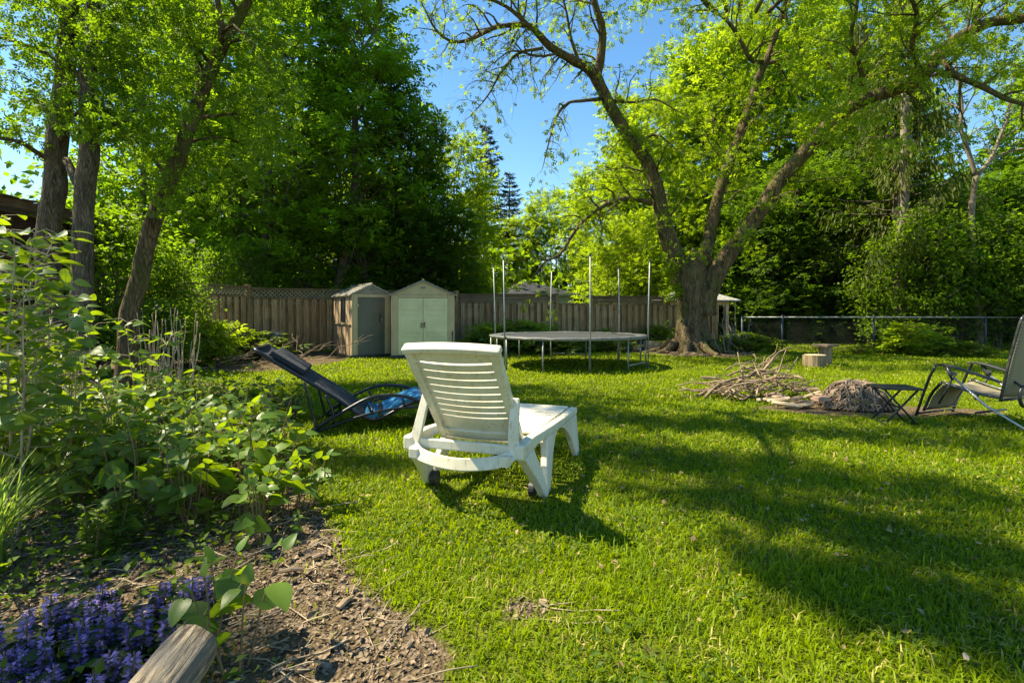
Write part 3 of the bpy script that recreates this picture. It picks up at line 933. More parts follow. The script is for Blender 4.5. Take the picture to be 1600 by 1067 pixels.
    for (fa, fb, a0, a1) in ((.925, .955, -.24, -.225), (.925, .955, .225, .24), (.925, .930, -.24, .24), (.952, .957, -.24, .24)):
        m.add(*strip(fa + .0, fb + .0, a0, a1, -.012, .01, na=2))
    m.build("grip_mark", rs, b)
    # support bail hanging from the back onto the rails
    pL = BP(-1.02, .46, -.02); pR = BP(1.02, .46, -.02)
    eL = Vector((-(C + .315), -.315, .345)); eR = Vector((-(C - .315), -.315, .345))
    path = [pL, pL.lerp(eL, .35), pL.lerp(eL, .7), eL, Vector((-(C + .22), -.375, .305)), Vector((-C, -.405, .285)), Vector((-(C - .22), -.375, .305)), eR, eR.lerp(pR, .3), eR.lerp(pR, .65), pR]
    pp = bez(path, 5)
    m = MB(); n = len(pp); vs = []; fs = []
    for i, p in enumerate(pp):
        tt = (pp[min(n - 1, i + 1)] - pp[max(0, i - 1)]).normalized()
        bk = Vector((0, -1, .25)).normalized(); bk = (bk - tt * bk.dot(tt)).normalized(); wd = tt.cross(bk)
        hh = .026 + .010 * math.sin(math.pi * i / (n - 1))
        for a, c_ in ((-1, -1), (1, -1), (1, 1), (-1, 1)):
            vs.append(p + wd * (a * hh) + bk * (c_ * .012))
    for i in range(n - 1):
        for k in range(4): fs.append((i * 4 + k, i * 4 + (k + 1) % 4, (i + 1) * 4 + (k + 1) % 4, (i + 1) * 4 + k))
    fs += [(0, 1, 2, 3), tuple((n - 1) * 4 + k for k in (3, 2, 1, 0))]
    m.add(vs, fs)
    for s in (-1, 1): m.box((-(C + s * .285), -.36, .315), (.06, .05, .06))
    m.build("support_bail", rs, t, bevel=.006)
chaise()

# ------------------------------------------------------------ dark sling lounger with blue pad
def sling_lounger():
    O = Vector((-1.88, 4.79, 0))
    rot = math.radians(14)
    t = thing("sling_lounger", "black bow-framed sling lounger with blue pad, left of the white one", "sun lounger", O, rot)
    Wd = .72
    # local x along the lounger, y across (0 = near side)
    def arc(y, r=.014):
        return y
    for y in (0, Wd):
        up = bez([(-.02, y, 0), (.12, y, .11), (.30, y, .215), (.52, y, .325), (.75, y, .345), (.96, y, .295), (1.10, y, .16), (1.18, y, .0)], 6)
        lo = bez([(-.02, y, .01), (.18, y, .075), (.40, y, .145), (.62, y, .195), (.85, y, .22), (1.04, y, .22)], 6)
        m = MB(); m.tube(up, .0165, 8); m.build("bow_rail", M['black_metal'], t, smooth=True)
        m = MB(); m.tube(lo, .013, 8)
        m.tube([(.50, y, .29), (.55, y, .18)], .012, 6); m.tube([(.84, y, .31), (.86, y, .22)], .012, 6)
        m.build("lower_rail", M['black_metal'], t, smooth=True)
        m = MB(); m.tube(bez([(.20, y, .10), (.19, y, .22), (.13, y, .37)], 4), .014, 7)
        m.tube(bez([(.05, y, .04), (.0, y + .01, .25), (-.06, y, .50)], 4), .012, 7)
        m.build("back_strut", M['black_metal'], t, smooth=True)
    for x, z in ((-.02, .012), (1.18, .012), (.55, .19), (.86, .22)):
        m = MB(); m.tube([(x, 0, z), (x, Wd, z)], .013, 7); m.build("crossbar", M['black_metal'], t, smooth=True)
    # sling side rails: long raised back, V sag, rising foot
    prof = [(-.50, .81), (-.25, .64), (.0, .475), (.23, .32), (.42, .17), (.55, .11), (.68, .14), (.86, .23), (1.06, .285), (1.36, .30), (1.60, .285)]
    pp = bez([(x, 0, z) for x, z in prof], 5)
    for y in (.05, Wd - .05):
        m = MB(); m.tube([p + Vector((0, y, 0)) for p in pp], .017, 8); m.build("sling_rail", M['black_metal'], t, smooth=True)
    m = MB(); m.tube([pp[0] + Vector((0, .05, 0)), pp[0] + Vector((0, Wd - .05, 0))], .016, 8); m.build("end_bar", M['black_metal'], t, smooth=True)
    m = MB(); m.tube([pp[-1] + Vector((0, .05, 0)), pp[-1] + Vector((0, Wd - .05, 0))], .016, 8); m.build("end_bar", M['black_metal'], t, smooth=True)
    def sheet(i0, i1, dz, th, y0, y1):
        vs = []; fs = []; ny = 6; k = 0
        for i in range(i0, i1):
            tt = (pp[min(len(pp) - 1, i + 1)] - pp[max(0, i - 1)]).normalized(); nn = Vector((-tt.z, 0, tt.x))
            if nn.z < 0: nn = -nn
            for j in range(ny + 1):
                f = j / ny; sag = -.02 * math.sin(math.pi * f)
                for e in (0, 1):
                    vs.append(pp[i] + Vector((0, y0 + (y1 - y0) * f, 0)) + nn * (dz + sag + e * th))
            k += 1
        w = (ny + 1) * 2
        for i in range(k - 1):
            for j in range(ny):
                a = i * w + j * 2
                fs.append((a, a + 2, a + 2 + w, a + w)); fs.append((a + 1, a + 1 + w, a + 3 + w, a + 3))
            fs.append((i * w, i * w + w, i * w + w + 1, i * w + 1)); e = ny * 2
            fs.append((i * w + e, i * w + e + 1, i * w + w + e + 1, i * w + w + e))
        for j in range(ny):
            a = j * 2; fs.append((a, a + 1, a + 3, a + 2)); a = (k - 1) * w + j * 2; fs.append((a, a + 2, a + 3, a + 1))
        return vs, fs
    m = MB(); m.add(*sheet(0, 24, 0.0, .006, .04, Wd - .04)); m.build("back_sling", M['sling'], t, smooth=False)
    m = MB(); m.add(*sheet(22, 40, .016, .035, .06, Wd - .06)); m.build("seat_pad", M['blue'], t, smooth=False)
    m = MB(); m.add(*sheet(39, len(pp), .010, .03, .07, Wd - .07)); m.build("foot_pad", M['blue_pale'], t, smooth=False)
    m = MB(); m.add(*sheet(2, 9, .014, .055, .10, Wd - .10)); m.build("headrest", M['sling'], t, bevel=.015)
    m = MB()
    for i in (28,):
        p = pp[i]; m.box((p.x, Wd / 2, p.z + .030), (.045, Wd - .09, .05))
    m.build("strap", M['black'], t)
sling_lounger()

# ------------------------------------------------------------ reclining chair at the right edge
def recliner():
    F = Vector((-.37, .93, 0)).normalized(); A = Vector((F.y, -F.x, 0))      # A: across, near side -> far side
    O = Vector((4.80, 5.05, 0))
    # local x = A, y = F
    t = thing("recliner_chair", "black folding recliner with tan mesh cloth cut off by the right frame edge", "garden chair", O, math.atan2(A.y, A.x))
    Wd = .60
    back = [(.0, .30), (-.05, .60), (-.13, 1.02)]
    for s in (0, Wd):
        m = MB(); ins = .03 if s == 0 else -.03
        pts = [(s + ins, .0, .27), (s + ins, -.06, .62), (s + ins, -.145, 1.02), (s + ins * 1.6, -.165, 1.10), (s + ins * 4.2, -.172, 1.135)]
        m.tube(bez(pts, 5), .0145, 8)
        m.build("back_tube", M['grey_metal'], t, smooth=True)
        # seat tube and leg-rest tube
        m = MB(); m.tube(bez([(s + ins, -.02, .30), (s + ins, .25, .33), (s + ins, .50, .40)], 5), .013, 8); m.build("seat_tube", M['grey_metal'], t, smooth=True)
        m = MB(); m.tube(bez([(s + ins, .50, .40), (s + ins, .60, .26), (s + ins, .68, .06)], 4), .015, 8); m.build("footrest_tube", M['black_metal'], t, smooth=True)
        # armrest
        ym, zm = .52, .575
        m = MB(); pa = bez([(s, -.02, .46), (s, .22, .53), (s, .44, .585), (s, .56, .575)], 5); vs = []; fs = []; n = len(pa)
        for i, p in enumerate(pa):
            w = .018 + .014 * math.sin(math.pi * min(1, i / (n - 1) * 1.1)); 
            for a, c_ in ((-1, -.4), (1, -.4), (1, .5), (-1, .5)): vs.append(p + Vector((a * w, 0, c_ * .024)))
        for i in range(n - 1):
            for k in range(4): fs.append((i * 4 + k, i * 4 + (k + 1) % 4, (i + 1) * 4 + (k + 1) % 4, (i + 1) * 4 + k))
        fs += [(0, 1, 2, 3), tuple((n - 1) * 4 + k for k in (3, 2, 1, 0))]
        m.add(vs, fs); m.build("armrest", M['black'], t, bevel=.006)
        # crossed legs
        o = -.022 if s == 0 else .022
        m = MB(); m.tube([(s + o, .37, .47), (s + o, .10, .22), (s + o, -.28, .0)], .0135, 8); m.build("rear_leg", M['light_metal'], t, smooth=True)
        m = MB(); m.tube(bez([(s + o * 1.6, .53, .565), (s + o * 1.6, .60, .40), (s + o * 1.6, .72, .0)], 5), .014, 8); m.build("front_leg", M['black_metal'], t, smooth=True)
        m = MB(); m.tube([(s + o * 1.3, .36, .49), (s + o * 1.3, .44, .30), (s + o * 1.3, .50, .17)], .011, 8); m.tube([(s + o, .37, .44), (s + o, .43, .57)], .022, 6); m.build("link_bar", M['grey_metal'], t, smooth=True)
        m = MB(); m.tube([(s + o, .37 , .50), (s - o * .2, .37, .50)], .022, 10); m.build("lock_knob", M['grey_metal'], t)
    for pa, ra in (([(.02, -.28, .015), (Wd - .02, -.28, .015)], .0125), ([(-.02, .70, .03), (Wd + .02, .70, .03)], .0125), ([(.02, .66, .08), (Wd - .02, .66, .08)], .012),
                   (bez([(.12, -.172, 1.135), (Wd / 2, -.176, 1.14), (Wd - .12, -.172, 1.135)], 4), .0145), ([(0.03, 0, .28), (Wd - .03, 0, .28)], .012), ([(.03, .2, .12), (Wd - .03, .2, .12)], .012)):
        m = MB(); m.tube(pa, ra, 8); m.build("crossbar", M['black_metal'], t, smooth=True)
    def cloth(profile, y0, y1, nm):
        pr = bez([(0, a, b) for a, b in profile], 5); vs = []; fs = []; nn = 8
        for p in pr:
            for j in range(nn + 1):
                f = j / nn
                vs.append((y0 + (y1 - y0) * f, p.y - .025 * math.sin(math.pi * f), p.z - .01 * math.sin(math.pi * f)))
        for i in range(len(pr) - 1):
            for j in range(nn): a = i * (nn + 1) + j; fs.append((a, a + 1, a + nn + 2, a + nn + 1))
        m = MB(); m.add(vs, fs); o = m.build(nm, M['mesh_tan'], t, smooth=True)
        md = o.modifiers.new("thick", 'SOLIDIFY'); md.thickness = .004
    cloth([(.01, .31), (-.055, .60), (-.13, .98), (-.16, 1.11)], .075, Wd - .075, "back_cloth")
    cloth([(.02, .30), (.25, .32), (.48, .385)], .065, Wd - .065, "seat_cloth")
    cloth([(.51, .37), (.60, .24), (.665, .09)], .065, Wd - .065, "footrest_cloth")
    # lacing cord between the cloth and its tube
    for s, e in ((.03, .075), (Wd - .03, Wd - .075)):
        m = MB()
        for k in range(22):
            f = k / 21; z = .34 + f * .70; y = .0 - (.06 * (z - .27) / .35 if z < .62 else .06 + .085 * (z - .62) / .4)
            m.tube([(s, y, z), (e, y - .004, z + .015)], .0035, 4)
        m.build("back_lacing", M['galv'], t)
        m = MB()
        for k in range(12):
            f = k / 11; y = .52 + f * .14; z = .37 - f * .28
            m.tube([(s, y, z), (e, y, z - .01)], .0035, 4)
        m.build("footrest_lacing", M['galv'], t)
    # round cup ring on the near rear side
    ring = [(Wd * .30 + .085 * math.cos(a), -.12, .33 + .10 * math.sin(a)) for a in np.linspace(0, 2 * math.pi, 25)]
    m = MB(); m.tube(ring, .016, 8, cap=False); m.tube([(Wd * .30, -.10, .42), (Wd * .30, -.03, .47)], .012, 6); m.build("pillow_ring", M['black'], t, smooth=True)
recliner()

def side_table():
    O = Vector((3.98, 5.33, 0))
    t = thing("folding_side_table", "small black folding table with crossed legs beside the recliner", "side table", O, math.radians(-10))
    w, d, h = .385, .33, .385
    m = MB(); m.box((0, 0, h - .012), (w, d, .022)); m.build("table_top", M['black'], t, bevel=.006)
    for y in (-d / 2 + .04, d / 2 - .04):
        for s in (-1, 1):
            m = MB(); m.tube([(s * .155, y + .008 * s, h - .025), (-s * .155, y + .008 * s, 0)], .0105, 6); m.build("leg", M['black_metal'], t, smooth=True)
    for x, z in ((.0, .18), (-.145, .02), (.145, .02)):
        m = MB(); m.tube([(x, -d / 2 + .03, z), (x, d / 2 - .03, z)], .009, 6); m.build("crossbar", M['black_metal'], t, smooth=True)
side_table()

# ------------------------------------------------------------ stumps, bin, boulders, brush
def rough_cyl(m, r, h, n=26, jit=.05, rng=R, z0=0.0):
    vs = []; off = [rng.uniform(-jit, jit) + .05 * math.sin(3 * 2 * math.pi * k / n + 1) for k in range(n)]
    for z in (z0, z0 + h * .5, z0 + h):
        vs += [(r * (1 + off[k] * (1.3 - .3 * z / h)) * math.cos(2 * math.pi * k / n), r * (1 + off[k]) * math.sin(2 * math.pi * k / n), z) for k in range(n)]
    fs = [(j * n + k, j * n + (k + 1) % n, (j + 1) * n + (k + 1) % n, (j + 1) * n + k) for j in range(2) for k in range(n)]
    fs += [tuple(reversed(range(n)))]
    m.add(vs, fs)
    return off

def stump(label, loc, r, h, board):
    t = thing("tree_stump", label, "stump", loc, .3)
    m = MB(); rough_cyl(m, r, h); m.build("bark", M['stump'], t)
    m = MB(); n = 26; m.tube([(0, 0, h - .012), (0, 0, h + .004)], r * .95, n); m.build("cut_face", M['cutwood'], t)
    if board:
        m = MB(); m.box((0, 0, h + .03), (.44, .34, .045), rz=.2); m.build("board", M['oldwood'], t, bevel=.005)
stump("short squat log stump with a bare cut top on the back lawn", (6.42, 10.85, 0), .215, .25, False)
stump("taller log stump carrying a dark board like a table", (6.92, 11.3, 0), .13, .39, True)

def bin_():
    t = thing("rubbish_bin", "dark lidded rubbish bin standing against the lattice fence", "bin", (-6.05, 12.95, 0))
    m = MB(); m.tube([(0, 0, .0), (0, 0, .3), (0, 0, .56)], [.19, .22, .245], 20); m.build("body", M['black'], t)
    m = MB(); m.tube([(0, 0, .56), (0, 0, .60), (0, 0, .64)], [.27, .27, .20], 20); m.tube([(-.06, 0, .66), (.06, 0, .66)], .015, 6); m.build("lid", M['darkpost'], t)
bin_()

def boulder(loc, s, label, seed):
    rng = np.random.default_rng(seed)
    import bmesh
    bm = bmesh.new(); bmesh.ops.create_icosphere(bm, subdivisions=3, radius=1)
    fr = rng.normal(0, 1.6, (6, 3)); ph = rng.uniform(0, 6, 6)
    for v in bm.verts:
        d = sum(math.sin(float(np.dot(fr[i], v.co)) + ph[i]) for i in range(6)) * .06
        v.co = v.co * (1 + d); v.co.x = max(-.85, min(.85, v.co.x)); v.co.z = max(-.4, min(.72, v.co.z))
        v.co = Vector((v.co.x * s[0], v.co.y * s[1], v.co.z * s[2]))
    me = bpy.data.meshes.new("boulder"); bm.to_mesh(me); bm.free(); me.materials.append(M['rock'])
    o = bpy.data.objects.new("boulder", me); COL.objects.link(o); o.location = loc
    tag(o, label, "boulder", "boulders near the maple roots")
boulder((3.15, 15.2, .12), (.24, .2, .22), "orange boulder under the trampoline's right side by the fence", 1)
boulder((3.75, 15.5, .05), (.16, .14, .13), "small rounded stone between the orange boulder and the maple", 2)
boulder((4.25, 15.4, .14), (.30, .24, .22), "wide tan boulder just left of the maple roots", 3)
boulder((4.62, 14.9, .04), (.17, .14, .11), "low brown stone touching the maple root flare", 4)

def crooked(a, b, n, jit, rng):
    a, b = Vector(a), Vector(b); L = (b - a).length; pts = []
    for i in range(n + 1):
        f = i / n
        p = a.lerp(b, f)
        if 0 < i < n: p += Vector((rng.uniform(-1, 1), rng.uniform(-1, 1), rng.uniform(-1, 1))) * jit * L
        pts.append(p)
    return bez(pts, 2)

def branch_thing(label, a, b, r, mat, seed, group=None, forks=3, cat="branch", name="fallen_branch"):
    rng = random.Random(seed); a, b = Vector(a), Vector(b)
    m = MB(origin=a); pts = crooked(a, b, 5, .05, rng); m.tube(pts, lerpl([r, r * .35], len(pts)), 6)
    for k in range(forks):
        i = rng.randint(len(pts) // 3, len(pts) - 3); p = pts[i]; d = (b - a).normalized(); L = (b - a).length * rng.uniform(.25, .45)
        q = p + (d + Vector((rng.uniform(-.8, .8), rng.uniform(-.8, .8), rng.uniform(-.3, .15)))).normalized() * L
        if q.z < .01: q.z = .02
        pp = crooked(p, q, 3, .07, rng); m.tube(pp, lerpl([r * .6, r * .2], len(pp)), 5)
    o = m.build(name, mat, None, smooth=True)
    return tag(o, label, cat, group)

def brush_pile():
    rng = random.Random(21)
    c = Vector((3.25, 7.0, 0))
    gr = "cut branches heaped on the lawn"
    lab = "bare cut branch lying in the brush heap on the lawn"
    spec = [((2.55, 6.75, .03), (3.95, 7.2, .66), .022), ((2.50, 6.9, .02), (3.6, 7.1, .38), .02), ((2.75, 6.6, .02), (3.7, 7.3, .46), .018),
            ((2.62, 7.1, .25), (3.5, 6.9, .12), .016), ((3.0, 6.6, .02), (4.05, 7.25, .52), .02)]
    for i, (a, b, r) in enumerate(spec):
        branch_thing(["longest grey branch slanting up out of the brush heap", lab, lab, lab, "pale forked branch at the right side of the brush heap"][i], a, b, r, M['twig'], 100 + i, gr, 4)
    for i in range(60):
        x = 2.65 + 1.25 * rng.random(); y = 6.6 + .75 * rng.random(); an = rng.gauss(.5, .7); L = rng.uniform(.35, 1.0)
        top = .34 * math.exp(-((x - 3.35) / .42) ** 2)
        a = (x - math.cos(an) * L / 2, y - math.sin(an) * L / 2, rng.uniform(.01, .12) + top * rng.random())
        b = (x + math.cos(an) * L / 2, y + math.sin(an) * L / 2, rng.uniform(.05, .2) + top * rng.random() * 1.2)
        branch_thing(lab, a, b, rng.uniform(.006, .015), M['twig'], 200 + i, gr, 3)
brush_pile()

def firewood():
    rng = random.Random(8)
    gr = "split wood and brick pieces between the brush heap and the root clump"
    for i in range(26):
        x = rng.uniform(3.25, 4.05); y = rng.uniform(6.0, 6.75); z = .03 + .10 * rng.random() * math.exp(-((x - 3.75) / .35) ** 2)
        if i % 3 == 0:
            m = MB(origin=(x, y, z)); m.box((x, y, z + .015), (rng.uniform(.13, .2), .09, .055), rz=rng.uniform(-.6, .6)); o = m.build("brick", M['brick'], None, bevel=.006)
            tag(o, "loose brick lying among the split wood pieces", "brick", gr)
        else:
            an = rng.gauss(.15, .35); L = rng.uniform(.18, .5); r = rng.uniform(.02, .045)
            d = Vector((math.cos(an), math.sin(an), rng.uniform(-.1, .15))) * L / 2
            m = MB(origin=(x, y, z)); p = Vector((x, y, z + .02)); m.tube([p - d, p, p + d], [r, r * 1.05, r * .9], 6, flat=.6); o = m.build("firewood_piece", M['twig'] if i % 2 else M['cutwood'], None)
            tag(o, "split piece of firewood in the low heap right of the brush", "firewood", gr)
firewood()

def root_clump():
    rng = random.Random(77); c = Vector((4.12, 6.15, 0))
    m = MB(origin=c)
    for i in range(190):
        a = rng.uniform(0, 6.28); ph = rng.uniform(.0, 1.0); rr = .40
        pts = []
        a0 = a
        for k in range(4):
            f = k / 3; e = ph * (1 - f)
            rad = rr * math.cos(e * 1.35) * rng.uniform(.85, 1.1) * (.25 + .75 * f) + .02; zz = .30 * (1 - (f * .95) ** 2) * rng.uniform(.75, 1.15)
            pts.append(c + Vector((rad * math.cos(a0), rad * .8 * math.sin(a0), max(.006, zz)))); a0 += rng.uniform(-1.1, 1.1)
        m.tube(bez(pts, 3), lerpl([.011, .006], 10), 5)
    o = m.build("root_clump", M['roots'], None, smooth=True)
    tag(o, "brown tangled heap of pulled roots left of the folding table", "root heap")
root_clump()

# sticks round the maple foot and by the bin
def loose_sticks():
    rng = random.Random(31)
    gr = "dead sticks propped against the maple foot"
    for i in range(12):
        x = rng.uniform(5.75, 6.6); y = rng.uniform(14.0, 14.8)
        branch_thing("dead grey stick leaning at the right foot of the big maple", (x, y, .0), (x + rng.uniform(-.5, .35), y + rng.uniform(.1, .5), rng.uniform(.5, 1.5)), rng.uniform(.012, .024), M['bark_pale'], 300 + i, gr, 2, "stick", "dead_stick")
    gr = "dead sticks lying in front of the lattice fence"
    for i in range(22):
        x = rng.uniform(-6.4, -4.0); y = rng.uniform(10.4, 12.6); an = rng.uniform(-.5, 3.2); L = rng.uniform(.7, 1.6)
        branch_thing("dead forked stick lying on bare soil near the bin", (x, y, .02), (x + math.cos(an) * L, y + math.sin(an) * L * .5, rng.uniform(.05, .7)), rng.uniform(.008, .018), M['twig'], 340 + i, gr, 3, "stick", "dead_stick")
    for i in range(14):
        x = rng.uniform(4.1, 6.5); y = rng.uniform(13.6, 14.4)
        branch_thing("broken twig lying on the soil round the maple roots", (x, y, .02), (x + rng.uniform(-.7, .7), y + rng.uniform(-.2, .2), rng.uniform(.02, .12)), rng.uniform(.01, .02), M['twig'], 380 + i, "twigs on the soil round the maple roots", 1, "twig", "broken_twig")
loose_sticks()

# weathered log at the bottom left
def fg_log():
    a = W(318, 988, 1.42); b = W(205, 1135, 1.16)
    d = (a - b).normalized(); L = 1.0
    t = thing("weathered_log", "grey weathered log with rounded end among the purple flowers", "log", a)
    m = MB(); n = 72; vs = []; fs = []; K = 26
    rg = random.Random(6); offs = [rg.uniform(-.05, .05) for _ in range(n)]
    for j in range(K + 1):
        s = j / K; x = s * L
        r = .066 * (math.sqrt(max(0.02, 1 - (1 - min(1, x / .06)) ** 2))) * (1 + .22 * s)
        for k in range(n):
            an = 2 * math.pi * k / n
            rr = r * (1 + offs[k] * min(1, j / 3) * .35 + .03 * math.sin(an * 2 + s * 3) + .02 * math.sin(5 * an + 7 * s) - .10 * max(0, math.sin(9 * an + 1.5 * s + math.sin(4 * s * 3))) ** 4 * min(1, j / 4) - .06 * max(0, math.sin(17 * an - 2 * s)) ** 3 * min(1, j / 3))
            vs.append((rr * math.cos(an), rr * math.sin(an), -x))
    fs = [(j * n + k, j * n + (k + 1) % n, (j + 1) * n + (k + 1) % n, (j + 1) * n + k) for j in range(K) for k in range(n)]
    fs += [tuple(range(n)), tuple(reversed(range(K * n, K * n + n)))]
    m.add(vs, fs); o = m.build("log_body", M['log'], t, smooth=True)
    t.rotation_mode = 'QUATERNION'; t.rotation_quaternion = d.to_track_quat('Z', 'Y')
fg_log()

# ------------------------------------------------------------ hero trees: limbs traced as real 3-D curves
class Tree:
    def __init__(self, base, seed):
        self.base = Vector(base); self.r = random.Random(seed); self.np = np.random.default_rng(seed)
        self.mb = MB(origin=base); self.P = []; self.Dr = []; self.twig_mb = self.mb
    def rv(self, s=1.0):
        return Vector((self.r.gauss(0, s), self.r.gauss(0, s), self.r.gauss(0, s)))
    def limb(self, pts, rads, n=4, seg=12, sec=None):
        P = bez(pts, n); rr = [x * (.84 if len(pts) > 7 else .9) for x in lerpl(rads, len(P))]
        # slight lumpiness
        rr = [x * self.r.uniform(.95, 1.06) for x in rr]
        self.mb.tube(P, rr, seg)
        if sec: self.secondaries(P, rr, **sec)
        return P
    def secondaries(self, P, rr, every=.35, start=.25, L=(1.0, 2.0), dens=1.0, up=.25, droop=.15, sub=.26, subL=(.35, .8), bare=0.0):
        lens = [0]
        for i in range(1, len(P)): lens.append(lens[-1] + (P[i] - P[i - 1]).length)
        tot = lens[-1]; s = start * tot
        while s < tot:
            i = max(k for k in range(len(P)) if lens[k] <= s); j = min(i + 1, len(P) - 1)
            f = (s - lens[i]) / max(1e-6, lens[j] - lens[i]); p = P[i].lerp(P[j], f); d = (P[j] - P[max(0, i - 1)]).normalized()
            r0 = min(rr[i] * .55, .035)
            side = self.rv(); side = (side - d * side.dot(d)).normalized()
            dr = (d * .55 + side + Vector((0, 0, up))).normalized()
            self.branch(p, dr, self.r.uniform(*L), r0, dens, droop, sub, subL, bare)
            s += every * self.r.uniform(.6, 1.4)
        # tip
        self.branch(P[-1], (P[-1] - P[-2]).normalized(), L[0], rr[-1], dens, droop, sub, subL, bare)
    def branch(self, p, d, L, r0, dens, droop, sub, subL, bare):
        pts = [p]; n = 5; q = Vector(p); dd = Vector(d)
        for i in range(n):
            dd = (dd + self.rv(.22) + Vector((0, 0, -droop * i / n))).normalized(); q = q + dd * (L / n); pts.append(q.copy())
        self.mb.tube(pts, lerpl([r0, r0 * .25], len(pts)), 5, cap=False)
        s = sub * .8
        while s < L:
            f = s / L * n; i = min(int(f), n - 1); a = pts[i].lerp(pts[i + 1], f - i)
            dv = (pts[i + 1] - pts[i]).normalized()
            td = (dv * .7 + self.rv(.6) + Vector((0, 0, -droop * .6))).normalized(); l = self.r.uniform(*subL)
            b = a + td * l * .5; td2 = (td + self.rv(.35) + Vector((0, 0, -droop))).normalized(); c = b + td2 * l * .5
            self.mb.tube([a, b, c], [r0 * .30, r0 * .2, .0025], 3, cap=False)
            if self.r.random() > bare:
                for k in range(max(1, int(5 * dens))):
                    g = self.r.uniform(.25, 1.05); pp = (a.lerp(b, g * 2) if g < .5 else b.lerp(c, g * 2 - 1)) + self.rv(.05)
                    self.P.append(pp); self.Dr.append(td2 + self.rv(.55) + Vector((0, 0, -.25)))
            s += sub * self.r.uniform(.6, 1.4)
    def cluster(self, c, rad, n):
        """free leafy spray: a few twigs with leaves round point c"""
        c = Vector(c)
        for k in range(n):
            a = self.rv(); a.normalize(); L = rad * self.r.uniform(.3, 1) 
            q = c + Vector((a.x * L, a.y * L, a.z * L * .6))
            self.P.append(q); self.Dr.append(a + self.rv(.4) + Vector((0, 0, -.2)))
    def finish(self, t, bark, leaf, size, tmpl, keep=1.0, upb=1.0, trunk_name="trunk"):
        self.mb.build(trunk_name, bark, t, smooth=True)
        P = np.array([tuple(p - self.base) for p in self.P]); D = np.array([tuple(d) for d in self.Dr])
        o = leaf_cloud("crown", P, D, self.np.uniform(size[0], size[1], len(P)), tmpl, leaf, t, self.np, upb)
        return o

